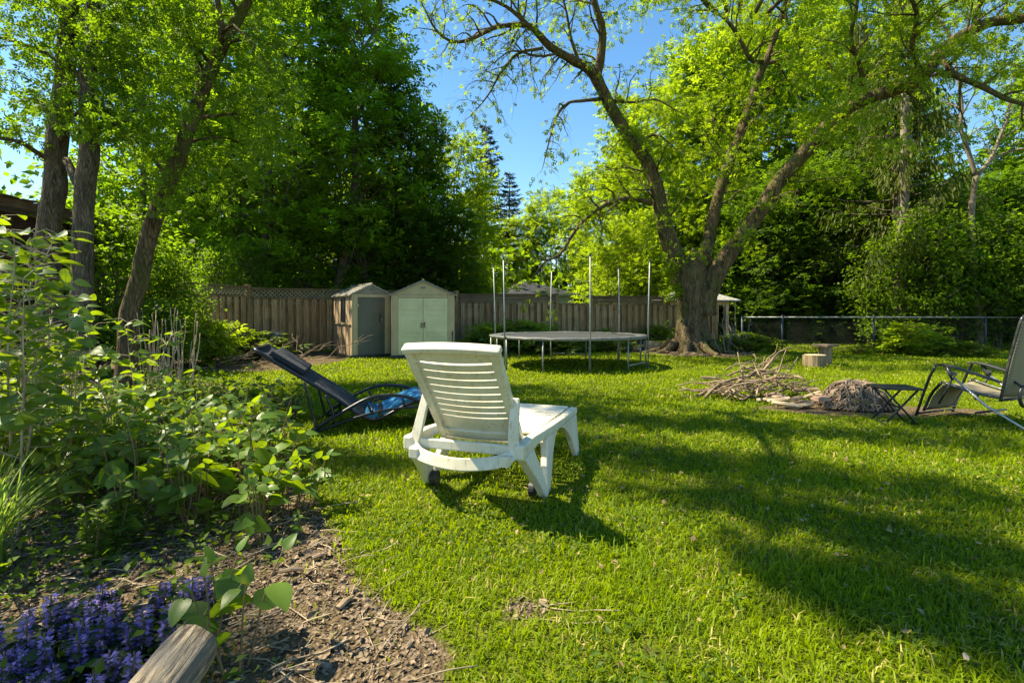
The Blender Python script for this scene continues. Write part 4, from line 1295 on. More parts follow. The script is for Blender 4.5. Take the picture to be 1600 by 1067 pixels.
def big_maple():
    base = Vector((5.18, 14.8, 0))
    t = thing("maple_tree", "big three-stemmed maple with arching limbs and thick flared trunk in mid lawn", "tree", base)
    T = Tree(base, 41)
    # flared trunk
    m = T.mb; n = 40; vs = []; fs = []
    rg = random.Random(3); ph = [rg.uniform(0, 6.28) for _ in range(4)]
    lv = [(-.12, 1.22, 0), (.0, 1.04, 0), (.14, .85, 0), (.35, .72, 0), (.7, .62, 0), (1.1, .57, 0), (1.5, .57, .01), (1.85, .59, .03), (2.15, .55, .05), (2.4, .42, .06), (2.7, .27, .07), (3.0, .08, .08)]
    for z, r, dx in lv:
        fl = max(0, (.8 - z)) / .8
        for k in range(n):
            a = 2 * math.pi * k / n
            rr = r * .72 * (1 + .06 * math.sin(3 * a + ph[0]) + .04 * math.sin(5 * a + ph[1]) + fl * fl * (.16 * math.sin(6 * a + ph[2]) + .12 * math.sin(9 * a + ph[3])))
            if z > 1: rr *= 1 + .10 * (z - 1) * abs(math.cos(a))
            vs.append(base + Vector((dx + rr * math.cos(a), rr * .9 * math.sin(a), z)))
    for j in range(len(lv) - 1):
        for k in range(n): fs.append((j * n + k, j * n + (k + 1) % n, (j + 1) * n + (k + 1) % n, (j + 1) * n + k))
    fs.append(tuple((len(lv) - 1) * n + k for k in range(n)))
    m.add(vs, fs)
    D = 14.8
    L1 = [W(1083, 480, D), W(1072, 448, D), W(1056, 405, D), W(1038, 352, 14.7), W(1024, 285, 14.6), W(1003, 240, 14.5), W(971, 196, 14.4), W(948, 155, 14.3), W(931, 119, 14.2)]
    T.limb(L1, [.46, .42, .33, .27, .23, .215, .20, .19, .18], sec=dict(every=.45, start=.35, L=(.9, 1.9), dens=1.25))
    T.limb([W(931, 122, 14.2), W(938, 94, 14.2), W(941, 47, 14.1), W(929, 4, 14.0), W(918, -60, 13.9), W(925, -130, 13.8)], [.15, .135, .12, .10, .08, .05], sec=dict(every=.3, start=.1, L=(.8, 1.7), dens=1.3))
    T.limb([W(931, 120, 14.2), W(906, 100, 14.0), W(862, 75, 13.8), W(828, 42, 13.5), W(800, 40, 13.3), W(772, 44, 13.2), W(735, 62, 13.0), W(706, 65, 12.9), W(681, 47, 12.8), W(662, 12, 12.7)], [.15, .135, .12, .10, .075, .07, .055, .045, .035, .02], sec=dict(every=.2, start=.15, L=(.6, 1.25), dens=.95, sub=.17, droop=.35, bare=.25))
    T.limb([W(847, 76, 13.8), W(810, 84, 13.6), W(784, 112, 13.5), W(762, 150, 13.4), W(735, 182, 13.3)], [.05, .045, .035, .025, .01], seg=7, sec=dict(every=.17, start=.1, L=(.45, 1.0), dens=.7, droop=.55, sub=.13, bare=.35))
    T.limb([W(875, 84, 13.8), W(840, 88, 13.5), W(800, 80, 13.2), W(770, 100, 13.0)], [.04, .035, .025, .012], seg=7, sec=dict(every=.2, start=.15, L=(.4, .9), dens=.7, droop=.45, sub=.15, bare=.3))
    T.limb([W(828, 42, 13.5), W(790, 10, 13.2), W(740, -10, 13.0), W(690, -30, 12.8)], [.07, .05, .035, .02], seg=7, sec=dict(every=.22, start=.1, L=(.6, 1.2), dens=1.2, droop=.2, bare=.15))
    T.limb([W(906, 100, 14), W(892, 60, 13.8), W(885, 20, 13.7), W(872, -30, 13.6)], [.05, .045, .035, .02], seg=7, sec=dict(every=.25, start=.1, L=(.6, 1.2), dens=1.2, bare=.1))
    T.limb([W(939, 155, 14.2), W(910, 158, 14.1), W(887, 162, 14.0), W(869, 184, 13.9), W(857, 225, 13.8), W(848, 262, 13.7)], [.06, .05, .045, .035, .025, .01], seg=7, sec=dict(every=.2, start=.3, L=(.35, .8), dens=.7, droop=.8, sub=.13, subL=(.2, .5), bare=.3))
    T.limb([W(1018, 318, 14.6), W(990, 310, 14.4), W(956, 316, 14.2), W(925, 333, 14.0), W(898, 362, 13.9), W(876, 396, 13.8), W(851, 410, 13.7), W(836, 428, 13.6)], [.10, .09, .08, .065, .055, .045, .03, .015], seg=8, sec=dict(every=.2, start=.15, L=(.5, 1.2), dens=1.25, droop=.3, up=.05))
    T.limb([W(960, 158, 14.3), W(990, 160, 13.9), W(1025, 156, 13.6), W(1060, 175, 13.3)], [.05, .04, .03, .015], seg=7, sec=dict(every=.25, start=.2, L=(.5, 1.1), dens=1.3))
    T.limb([W(1008, 215, 14.4), W(1030, 212, 14.0), W(1055, 232, 13.6)], [.04, .03, .015], seg=6, sec=dict(every=.25, start=.2, L=(.5, 1.0), dens=1.3))
    # middle stem
    L2 = [W(1094, 485, D), W(1098, 440, 14.9), W(1105, 390, 15.0), W(1116, 333, 15.1), W(1131, 275, 15.2), W(1153, 219, 15.3), W(1175, 156, 15.4), W(1184, 125, 15.4), W(1203, 81, 15.4), W(1219, 31, 15.4), W(1233, -20, 15.4), W(1240, -110, 15.4)]
    T.limb(L2, [.34, .27, .225, .20, .185, .175, .16, .14, .11, .095, .08, .04], sec=dict(every=.33, start=.25, L=(.9, 2.0), dens=1.5))
    T.limb([W(1190, 98, 15.4), W(1172, 92, 15.2), W(1153, 56, 15.0), W(1131, 28, 14.8), W(1108, 14, 14.6), W(1080, -20, 14.4)], [.08, .07, .06, .05, .04, .02], seg=8, sec=dict(every=.26, start=.1, L=(.7, 1.5), dens=1.5))
    T.limb([W(1196, 99, 15.4), W(1222, 94, 15.2), W(1250, 79, 15.0), W(1246, 56, 14.8), W(1228, 26, 14.7), W(1238, -10, 14.6)], [.08, .07, .06, .055, .045, .03], seg=8, sec=dict(every=.26, start=.1, L=(.7, 1.5), dens=1.5))
    # right leaning limb
    L3 = [W(1100, 490, D), W(1104, 460, 14.7), W(1124, 420, 14.6), W(1150, 380, 14.4), W(1187, 331, 14.2), W(1219, 281, 14.0), W(1247, 250, 13.8), W(1275, 216, 13.6), W(1312, 178, 13.3), W(1350, 156, 13.0), W(1397, 141, 12.7), W(1437, 125, 12.4), W(1459, 97, 12.3), W(1481, 72, 12.2), W(1519, 47, 12.0), W(1553, 34, 11.9), W(1600, 28, 11.7), W(1680, 0, 11.4)]
    T.limb(L3, [.40, .37, .30, .26, .24, .23, .225, .22, .20, .19, .18, .18, .175, .17, .15, .14, .13, .10], sec=dict(every=.33, start=.3, L=(.9, 2.0), dens=1.35))
    T.limb([W(1462, 98, 12.3), W(1477, 98, 12.0), W(1490, 116, 11.8), W(1537, 137, 11.5), W(1575, 156, 11.3), W(1620, 168, 11.0)], [.08, .075, .075, .065, .055, .04], seg=8, sec=dict(every=.35, start=.2, L=(.5, 1.2), dens=1.1, bare=.2))
    T.limb([W(1350, 156, 13.0), W(1345, 110, 12.6), W(1330, 60, 12.2), W(1340, 0, 11.8), W(1330, -60, 11.5)], [.07, .06, .05, .04, .02], seg=7, sec=dict(every=.28, start=.1, L=(.8, 1.6), dens=1.5))
    T.limb([W(1440, 120, 12.4), W(1425, 70, 12.0), W(1432, 20, 11.6), W(1400, -40, 11.2)], [.07, .06, .05, .03], seg=7, sec=dict(every=.28, start=.1, L=(.8, 1.6), dens=1.5))
    T.limb([W(1519, 47, 12.0), W(1530, 10, 11.8), W(1560, -40, 11.5)], [.06, .05, .03], seg=7, sec=dict(every=.25, start=.1, L=(.7, 1.4), dens=1.6))
    # leafy sprays that close the crown between the stems
    rr = random.Random(9)
    for k in range(205):
        px = rr.uniform(950, 1330); py = rr.uniform(-30, 400)
        if px < 1010 and py < 150 and rr.random() < .6: continue
        if px > 1200 and py > 300: continue
        if 960 < px and py > 330 and rr.random() < .5: continue
        D = rr.uniform(13.6, 17.5); T.cluster(W(px, py, D), .5, 44)
    for k in range(120):
        px = rr.uniform(1250, 1640); py = rr.uniform(-40, 130 if px > 1400 else 260)
        T.cluster(W(px, py, rr.uniform(11.0, 14.5)), .45, 40)
    for k in range(170):      # unseen crown top; sprays added here to shade the back lawn
        T.cluster(W(rr.uniform(820, 1200), rr.uniform(-330, -30), rr.uniform(11.3, 12.6)), .6, 30)
    for hh in ((1000, -60), (1080, -160), (1180, -200), (1300, -150), (1400, -120)):
        T.limb([W(1150 + (hh[0] - 1150) * .2, 20, 15), W((hh[0] + 1150) / 2, hh[1] * .4, 14.6), W(hh[0], hh[1], 14)], [.07, .05, .02], seg=6)
    # moss-side shoots on the trunk
    for k in range(26):
        T.cluster(W(rr.uniform(1035, 1062), rr.uniform(400, 470), 14.5), .12, 8)
    T.finish(t, M['bark'], M['leaf_maple'], (.10, .17), T_COMP)
    # root ridges
    m = MB(origin=base); rg = random.Random(12)
    for a in (2.9, 3.5, 4.2, 4.9, 5.6, 6.1, .3):
        p = base + Vector((.55 * math.cos(a), .5 * math.sin(a), .28)); q = base + Vector((1.35 * math.cos(a + .1), 1.2 * math.sin(a + .1), -.02))
        m.tube(bez([p, p.lerp(q, .4) - Vector((0, 0, .08)), q], 5), lerpl([.15, .05], 11), 8)
    m.build("root", M['bark'], t, smooth=True)
big_maple()

def left_trees():
    # twin-stemmed tree and the leaning one
    sec = dict(every=.28, start=.35, L=(.7, 1.6), dens=1.1, sub=.2, subL=(.25, .6))
    b1 = Vector((-6.1, 6.8, 0))
    t = thing("maple_tree", "upright grey trunk at the far left, the left one of the close pair", "tree", b1)
    T = Tree(b1, 51)
    T.limb([b1 + Vector((-.02, 0, -.1)), b1 + Vector((0, 0, .5)), W(78, 487, 6.8), W(76, 362, 6.8), W(86, 297, 6.8), W(88, 234, 6.8), W(100, 130, 6.8), W(108, 20, 6.8), W(112, -120, 6.8), W(125, -330, 6.8)], [.24, .19, .165, .155, .15, .145, .13, .12, .1, .06], seg=14, sec=dict(every=.3, start=.42, L=(.8, 1.7), dens=1.1, sub=.2, subL=(.25, .6)))
    T.limb([W(86, 255, 6.8), W(60, 240, 6.6), W(30, 222, 6.4), W(-10, 215, 6.2)], [.04, .035, .03, .02], seg=7, sec=dict(every=.2, start=.1, L=(.4, .8), dens=.9, sub=.16, subL=(.2, .4)))
    rr = random.Random(61)
    for k in range(130): T.cluster(W(rr.uniform(-60, 190), rr.uniform(-60, 215), rr.uniform(5.9, 7.6)), .28, 24)
    T.finish(t, M['bark_grey'], M['leaf_mid'], (.07, .12), T_COMP)
    b2 = Vector((-5.35, 6.4, 0))
    t = thing("maple_tree", "upright grey trunk right of its twin near the left edge", "tree", b2)
    T = Tree(b2, 52)
    T.limb([b2 + Vector((-.02, 0, -.1)), b2 + Vector((-.02, 0, .4)), W(128, 487, 6.4), W(129, 394, 6.4), W(131, 331, 6.4), W(134, 280, 6.4), W(140, 234, 6.4), W(137, 125, 6.5), W(146, 31, 6.6), W(150, -120, 6.7), W(175, -320, 6.8)], [.22, .17, .145, .135, .13, .13, .12, .11, .10, .08, .05], seg=14, sec=dict(every=.3, start=.42, L=(.8, 1.7), dens=1.1, sub=.2, subL=(.25, .6)))
    T.limb([W(131, 300, 6.4), W(118, 280, 6.45), W(104, 250, 6.6)], [.07, .06, .05], seg=8)
    for k in range(75): T.cluster(W(rr.uniform(120, 285), rr.uniform(-60, 215), rr.uniform(5.8, 7.4)), .28, 24)
    T.finish(t, M['bark_grey'], M['leaf_mid'], (.07, .12), T_COMP)
    b3 = Vector((-5.55, 7.4, 0))
    t = thing("maple_tree", "leaning dark trunk slanting up to the right across the left fence", "tree", b3)
    T = Tree(b3, 53)
    D = 7.4
    T.limb([W(196, 625, D), W(200, 560, D), W(203, 487, D), W(218, 438, D), W(230, 378, D), W(257, 299, D), W(278, 250, D), W(298, 192, D), W(328, 116, D), W(353, 62, D), W(383, 10, D), W(420, -80, D), W(500, -200, D - .5)], [.20, .165, .145, .14, .135, .13, .125, .115, .10, .09, .08, .06, .03], seg=14, sec=dict(every=.26, start=.4, L=(.8, 1.8), dens=1.25, sub=.2, subL=(.25, .6)))
    T.limb([W(330, 112, D), W(345, 60, 7.2), W(340, 0, 7.0), W(330, -80, 6.8)], [.06, .05, .04, .02], seg=7, sec=sec)
    for k in range(240):
        px = rr.uniform(180, 470); py = rr.uniform(-60, 330)
        if px > 300 and py > 380 - (px - 300) * .9: continue
        if px < 230 and py > 200 and rr.random() < .6: continue
        T.cluster(W(px, py, rr.uniform(6.8, 9.0)), .33, 24)
    # unseen limbs added over the lawn, traced back along the sun to cast shade bands
    def over(px, py, z):
        g = G(px, py); return g + SUN * (z / SUN.z)
    top = W(500, -200, D - .5)
    bands = [(((830, 636), (1000, 660), (1200, 672), (1600, 700)), .26, 300, 8.2), (((880, 690), (1050, 722), (1250, 745), (1600, 800)), .24, 250, 8.0),
             (((1040, 765), (1250, 800), (1450, 850), (1620, 900)), .17, 150, 7.6), (((1190, 880), (1350, 915), (1480, 960), (1640, 1020)), .15, 130, 7.2),
             (((470, 612), (640, 602), (850, 614)), .36, 260, 8.4), (((470, 705), (560, 730), (650, 722)), .13, 50, 7.6), (((1300, 640), (1450, 660), (1600, 668)), .25, 120, 8.2)]
    for pts, rad, nn, z in bands:
        Q = [over(x, y, z + rr.uniform(-.3, .3)) for x, y in pts]; PP = bez(Q, 10)
        s0 = max(PP, key=lambda p: -(p - top).length)
        T.mb.tube(bez([top, top.lerp(s0, .5) + Vector((0, 0, .4)), s0], 4), lerpl([.05, .025], 9), 5)
        T.mb.tube(PP, lerpl([.025, .008], len(PP)), 5)
        for k in range(int(nn * 1.9)):
            p = PP[rr.randrange(len(PP))] + Vector((rr.gauss(0, rad * .85), rr.gauss(0, rad * .85), rr.gauss(0, .15)))
            n0 = rr.randint(2, 7)
            T.cluster(p, .16, n0 + 1)
    for k in range(48):      # unseen leaf sprays added up-sun to dapple the bed with shade
        px = rr.uniform(-100, 420); py = rr.uniform(690, 1180)
        if (px > 330 and py > 850) or (880 < py < 1000 and px < 330): continue
        T.cluster(over(px, py, rr.uniform(6.5, 8)), .28, 34)
    T.finish(t, M['bark'], M['leaf_mid'], (.07, .125), T_COMP)
left_trees()

# ------------------------------------------------------------ generic trees
def gen_tree(name, seed, H, tr, zb, rx, nc, lpc, lsize, bark, leaf, profile, tmpl=T_COMP, sig=.42, leanx=0.0, stems=1, flat=.42):
    """trunk with limbs to every leaf clump; leaves spread through the crown's volume"""
    rng = np.random.default_rng(seed); r = random.Random(seed)
    t = thing(name, None, None)
    m = MB(); stemP = []
    for s in range(stems):
        a = 6.28 * s / stems + r.random(); off = 0 if stems == 1 else .18 * H / 8
        P = [Vector((0, 0, -.15))]; q = Vector((off * math.cos(a) * .3, off * math.sin(a) * .3, 0))
        P.append(q.copy())
        for k in range(1, 8):
            f = k / 7
            q = Vector((off * math.cos(a) * (1 + 4 * f) + leanx * f * H + r.gauss(0, .02) * H * f, off * math.sin(a) * (1 + 4 * f) + r.gauss(0, .02) * H * f, H * .93 * f)); P.append(q)
        PP = bez(P, 3); m.tube(PP, lerpl([tr * 1.25, tr, tr * .8, tr * .6, tr * .4, tr * .2, .02], len(PP)), 8); stemP.append(PP)
    LP = []; LD = []
    for c in range(nc):
        f = (c + r.random()) / nc; z = zb + (H - zb) * f
        rad = rx * profile(f); rho = rad * math.sqrt(r.uniform(.12, 1)); a = r.uniform(0, 6.28)
        SP = stemP[c % stems]
        zz = max(zb * .7, z - rho * r.uniform(.35, .9) - .2); q0 = min(SP, key=lambda p: abs(p.z - zz)); q1 = min(SP, key=lambda p: abs(p.z - z))
        C = Vector((q1.x + rho * math.cos(a), q1.y + rho * math.sin(a), z))
        mid = q0.lerp(C, .5) + Vector((r.gauss(0, .1), r.gauss(0, .1), -.1 * rho + .1))
        m.tube(bez([q0, mid, C], 3), lerpl([max(.012, tr * .22 * (1 - f * .6)), .008], 7), 4, cap=False)
        s = sig * r.uniform(.7, 1.3); n = int(lpc * (.30 if tmpl is T_COMP else 1) * r.uniform(.5, 1.5) * (s / sig) ** 2)
        X = rng.normal(0, 1, (n, 3)) * np.array([s, s, s * flat]); 
        LP.append(X + np.array(C)[None]); D = X * .8 + rng.normal(0, .5, X.shape) + np.array([math.cos(a), math.sin(a), -.3]) * .4; LD.append(D)
        for k in range(3):
            e = Vector(tuple(X[k % n])); m.tube([C, C + e * .9], [.007, .003], 3, cap=False)
    m.build("trunk", bark, t, smooth=True)
    P = np.concatenate(LP); D = np.concatenate(LD); keep = P[:, 2] > .05; P, D = P[keep], D[keep]
    D[:, 2] *= .5
    leaf_cloud("crown", P, D, rng.uniform(lsize[0], lsize[1], len(P)) * (1.75 if tmpl is T_COMP else 1), tmpl, leaf, t, rng, 2.0)
    return t

def round_prof(f): return max(.15, math.sin(math.pi * min(1, (f * .86 + .12))) ** .6)
def egg_prof(f): return max(.08, (1 - f) ** .55 * min(1, .55 + f * 2.2))
def col_prof(f): return max(.2, .75 + .25 * math.sin(f * 7)) * (1 if f < .8 else (1 - f) * 4 + .2)

def gen_spruce(name, seed, H, tr, zb, rx, leaf, drop=.25, hang=False, dens=1.0):
    rng = np.random.default_rng(seed); r = random.Random(seed); t = thing(name, None, None)
    m = MB(); m.tube([(0, 0, -.1), (0, 0, H * .5), (0, 0, H)], [tr, tr * .6, .015], 8)
    P = []; D = []; z = zb
    while z < H - .1:
        f = (z - zb) / (H - zb); L0 = rx * (1 - f) ** .85 + .12
        for k in range(6):
            a = r.uniform(0, 6.28); L = L0 * r.uniform(.5, 1.2); el = -drop + .5 * f
            pts = [Vector((0, 0, z))]; q = pts[0].copy(); n = 6
            for i in range(n):
                e = el + .45 * (i / n) ** 2; q = q + Vector((math.cos(a) * math.cos(e), math.sin(a) * math.cos(e), math.sin(e))) * L / n; pts.append(q.copy())
            m.tube(pts, lerpl([.02 + .012 * (1 - f), .004], 7), 4, cap=False)
            nn = int(L * 60 * dens); u = rng.uniform(.12, 1, nn) * n; i = np.minimum(u.astype(int), n - 1); A = np.array([tuple(p) for p in pts])
            b = A[i] + (A[i + 1] - A[i]) * (u - i)[:, None]
            dv = np.array([math.cos(a), math.sin(a), 0]); sd = np.array([-math.sin(a), math.cos(a), 0])
            sp = rng.uniform(-1, 1, nn)[:, None]
            b = b + sd[None] * sp * (.13 + .22 * L0 * (1 - u / n)[:, None] * .6)
            if hang: b[:, 2] -= rng.uniform(0, .5, nn) * (.4 + .6 * (u / n))
            P.append(b); dd = dv[None] * .7 + sd[None] * sp * .9 + rng.normal(0, .3, (nn, 3)); dd[:, 2] -= (1.9 if hang else .25); D.append(dd)
        z += (H - zb) / 25 * (1.2 - .5 * f)
    m.build("trunk", M['bark_far'], t, smooth=True)
    P = np.concatenate(P); D = np.concatenate(D)
    leaf_cloud("crown", P, D, rng.uniform(.16, .30, len(P)), T_NEEDLE, leaf, t, rng, .6)
    return t

KINDS = {}
KINDS['dense'] = gen_tree("broadleaf_tree", 101, 14, .20, 1.6, 2.5, 140, 80, (.14, .25), M['bark_far'], M['leaf_wall'], round_prof, sig=.38)
KINDS['dense2'] = gen_tree("broadleaf_tree", 102, 13, .17, 1.4, 2.1, 125, 75, (.14, .25), M['bark_far'], M['leaf_wall'], col_prof, sig=.36, stems=2)
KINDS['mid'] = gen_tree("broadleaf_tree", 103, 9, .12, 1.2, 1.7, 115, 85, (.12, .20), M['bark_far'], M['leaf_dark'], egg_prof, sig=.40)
KINDS['bright'] = gen_tree("broadleaf_tree", 104, 8, .09, .9, 1.9, 110, 95, (.13, .21), M['bark_far'], M['leaf_lit'], round_prof, sig=.42, stems=3)
KINDS['bright2'] = gen_tree("broadleaf_tree", 105, 9, .10, 1.2, 1.5, 95, 85, (.13, .22), M['bark_far'], M['leaf_lit'], egg_prof, sig=.38)
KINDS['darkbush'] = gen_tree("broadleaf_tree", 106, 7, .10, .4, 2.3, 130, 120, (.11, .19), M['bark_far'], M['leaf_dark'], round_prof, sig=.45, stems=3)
KINDS['spruce'] = gen_spruce("spruce_tree", 107, 12, .16, 1.0, 2.3, M['leaf_spruce'])
KINDS['droop'] = gen_spruce("hanging_spruce_tree", 108, 12, .2, 2.2, 2.6, M['leaf_droop'], drop=.1, hang=True, dens=.9)
KINDS['forked'] = None
_used = set()

def put(kind, px, ytop, D, label, group=None, sx=1.0, name=None, rot=None):
    k = KINDS[kind]; H = {'dense': 14, 'dense2': 13, 'mid': 9, 'bright': 8, 'bright2': 9, 'darkbush': 7, 'spruce': 12, 'droop': 12}[kind]
    z = CH_ + (HZ - ytop) * D / FPX; s = z / H
    o = place(k, kind not in _used, ((px - 800) / FPX * D, D, 0), R.uniform(0, 6.28) if rot is None else rot, (s * sx, s * sx, s), label, group, "tree")
    _used.add(kind)
    if name: o.name = name
    return o

# left of centre: tall dark wall of trees behind the fence
G_L = "tall trees standing behind the lattice fence on the left"
LAB_L = "tall dark leafy tree in the wall of trees behind the left fence"
put('dense', 568, -60, 18.5, "tall dark broadleaf tree directly behind the narrow shed", sx=.85)
put('dense2', 505, -120, 18.0, LAB_L, G_L, 1.1)
put('dense', 415, -160, 17.0, LAB_L, G_L, 1.0)
put('dense2', 335, -60, 18.5, LAB_L, G_L, 1.1)
put('dense', 225, -120, 17.5, LAB_L, G_L, .9)
put('mid', 615, 90, 19.5, "dark leafy tree whose edge meets the open sky left of the gap", sx=.85)
put('dense', 530, 90, 22, LAB_L, G_L, 1.0)
put('dense2', 450, 190, 22, LAB_L, G_L, 1.2)
put('dense', 360, 170, 20, LAB_L, G_L, 1.2)
put('mid', 668, 178, 21, "slim dark tree with a thin pointed top right of the tall dark wall", sx=.7)
put('mid', 640, 330, 18.8, "dark bushy tree behind the pale shed's roof", sx=1.6)
put('mid', 700, 330, 19.5, "low dark tree behind the fence right of the pale shed", sx=1.5)
put('bright', 712, 225, 23, "yellow-green tree just left of the taller spruce", sx=.75)
put('bright2', 745, 300, 25, "small yellow-green tree in front of the taller spruce", sx=1.0)
put('spruce', 759, 193, 38, "taller blue-green spruce with a pointed top against the sky", name="spruce_tree", sx=1.15)
put('spruce', 796, 268, 37, "shorter dark spruce right of the taller spruce", name="spruce_tree", sx=1.25)
# bright young trees behind the fence in the middle
G_B = "bright young trees behind the fence in the middle"
LAB_B = "bright yellow-green young tree behind the trampoline and fence"
for i, (px, yt, D, sx) in enumerate(((835, 318, 35, .8), (872, 300, 36, .8), (915, 272, 34, .8), (958, 262, 24, 1.0), (985, 205, 22, .9), (1030, 150, 24, .9), (1085, 90, 25, .9), (800, 345, 36, 1.0), (1010, 330, 19.5, .9), (960, 345, 20, .7), (742, 355, 21.5, .7), (1060, 320, 21, .9), (1130, 60, 24, .9), (1180, 30, 26, .9))):
    put('bright' if i % 2 else 'bright2', px, yt, D, LAB_B, G_B, sx)
# right: dark wood
G_R = "dark trees of the wood behind the chain-link fence"
LAB_R = "dark leafy tree in the deep shade behind the chain-link fence"
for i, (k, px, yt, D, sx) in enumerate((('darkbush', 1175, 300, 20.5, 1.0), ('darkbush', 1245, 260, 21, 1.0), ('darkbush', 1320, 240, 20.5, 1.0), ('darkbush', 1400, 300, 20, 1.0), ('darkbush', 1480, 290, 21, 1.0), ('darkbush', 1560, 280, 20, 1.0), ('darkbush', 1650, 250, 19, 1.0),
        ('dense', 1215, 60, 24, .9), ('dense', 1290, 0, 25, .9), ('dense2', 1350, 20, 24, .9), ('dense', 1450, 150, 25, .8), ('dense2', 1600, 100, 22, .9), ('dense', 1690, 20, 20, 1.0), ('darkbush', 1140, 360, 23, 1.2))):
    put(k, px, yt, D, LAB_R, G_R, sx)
put('droop', 1402, -70, 18.0, "tall spruce with hanging needle curtains behind the maple's right limb", name="hanging_spruce_tree", sx=.95)
put('droop', 1345, 20, 21.5, "hanging-needled spruce deeper in the wood, left of the taller one", name="hanging_spruce_tree", sx=.8)
# far wood closing the horizon: reads as one mass
def far_wood():
    rng = np.random.default_rng(77); P = []; D = []
    for i in range(230):
        x = rng.uniform(-34, 40); y = rng.uniform(30, 40) + abs(x) * .05; h = rng.uniform(3.2, 5.2) + (6 if x < -6 or x > 13 else (2 if x > 7 else 0)); n = int(70 * h / 3)
        a = rng.normal(0, 1, (n, 3)) * np.array([1.3, 1.2, h * .30]) + np.array([x, y, h * .5]); P.append(a); D.append(rng.normal(0, 1, (n, 3)))
    P = np.concatenate(P); D = np.concatenate(D); k = P[:, 2] > 0
    o = leaf_cloud("distant_wood", P[k], D[k], rng.uniform(.4, .8, k.sum()), T_DIAMOND, M['leaf_mid'], None, rng)
    tag(o, "far-off wood closing the view behind the nearer trees", "wood", kind="stuff")
far_wood()

def forked_tree():
    base = Vector((13.0, 14.6 * 1.0, 0)); base = G(1528, 546); base = Vector(((1528 - 800) / 800 * 15.9, 15.9, 0))
    t = thing("forked_tree", "pale bare-trunked tree forking high up right of the hanging spruce", "tree", base)
    T = Tree(base, 71); D = 15.9
    T.limb([base + Vector((.1, 0, -.1)), W(1530, 500, D), W(1522, 420, D), W(1518, 340, D), W(1521, 300, D), W(1525, 275, D)], [.14, .12, .10, .095, .09, .085], seg=9)
    s = dict(every=.4, start=.25, L=(.6, 1.4), dens=1.0, bare=.2)
    T.limb([W(1525, 277, D), W(1514, 240, D), W(1501, 200, D), W(1503, 165, D), W(1495, 110, D), W(1490, 40, D)], [.08, .065, .06, .05, .04, .02], seg=8, sec=s)
    T.limb([W(1525, 277, D), W(1548, 248, D), W(1562, 215, D), W(1575, 180, D), W(1580, 120, D)], [.075, .06, .05, .04, .02], seg=8, sec=s)
    T.limb([W(1545, 252, D), W(1575, 238, D), W(1610, 230, D - .3), W(1660, 215, D - .5)], [.05, .04, .03, .02], seg=7, sec=s)
    T.finish(t, M['bark_pale'], M['leaf_mid'], (.12, .2), T_COMP)
forked_tree()

def pale_trunk(px, y0, y1, D, r, label):
    base = Vector(((px - 800) / FPX * D, D, 0)); t = thing("bare_trunk", label, "tree", base)
    T = Tree(base, int(px)); T.limb([base, W(px - 6, (y0 + 488) / 2, D), W(px, y0, D), W(px + 3, y1, D)], [r * 1.2, r, r * .9, r * .6], seg=9)
    T.mb.build("trunk", M['bark_pale'], t, smooth=True)
    m = MB(origin=base); rr = random.Random(int(px))
    for k in range(9):
        z = rr.uniform(2, 6); a = rr.uniform(0, 6.28); q = base + Vector((0, 0, z)); m.tube(crooked(q, q + Vector((math.cos(a), math.sin(a), .3)) * rr.uniform(.4, 1.2), 3, .08, rr), .012, 4)
    m.build("dead_branch", M['bark_pale'], t, smooth=True)
pale_trunk(1412, 330, 120, 17.0, .20, "thick pale trunk rising behind the bright shrub on the right")

# ------------------------------------------------------------ shrubs
SH = {}
SH['big'] = gen_tree("leafy_shrub", 201, 2.6, .035, .35, 1.15, 75, 80, (.08, .15), M['bark_far'], M['leaf_mid'], round_prof, sig=.24, stems=4, tmpl=T_DIAMOND)
SH['bright'] = gen_tree("leafy_shrub", 202, 1.0, .014, .1, .55, 34, 42, (.08, .14), M['twig_red'], M['leaf_lit'], round_prof, sig=.13, stems=4)
SH['low'] = gen_tree("leafy_shrub", 203, .55, .01, .06, .36, 20, 34, (.07, .12), M['twig_red'], M['leaf_low'], round_prof, sig=.10, stems=3)
SH['under'] = gen_tree("undergrowth_shrub", 204, 2.4, .03, .1, 1.3, 60, 90, (.10, .17), M['bark_far'], M['leaf_dark'], round_prof, sig=.3, stems=3)
SHH = {'under': 2.4, 'big': 2.6, 'bright': 1.0, 'low': .55}
def shrub(k, x, y, h, label, group=None, sx=1.0):
    s = h / SHH[k]; o = place(SH[k], ('s' + k) not in _used, (x, y, 0), R.uniform(0, 6.28), (s * sx, s * sx, s), label, group, "shrub"); _used.add('s' + k); return o
def shp(k, px, D, ytop, label, group=None, sx=1.0):
    return shrub(k, (px - 800) / FPX * D, D, CH_ + (HZ - ytop) * D / FPX, label, group, sx)

shp('big', 265, 10.9, 405, "big leafy shrub covering the fence corner right of the leaning trunk", sx=.55)
shp('big', 335, 13.9, 392, "yellow-topped leafy shrub hanging over the fence left of the bin", sx=.5)
shp('big', 385, 15.2, 392, "leafy shrub behind the fence top above the bin", sx=.5)
shp('big', 250, 9.4, 470, "low shrub at the foot of the fence right of the leaning trunk", sx=1.1)
shp('big', 165, 9.8, 330, "bright shrub behind the lattice seen between the left trunks", sx=.8)
shp('bright', 325, 11.2, 500, "bright-leaved young shrub standing before the dark fence corner", sx=1.0)
shp('low', 385, 12.4, 520, "small shrub growing left of the rubbish bin", sx=1.6)
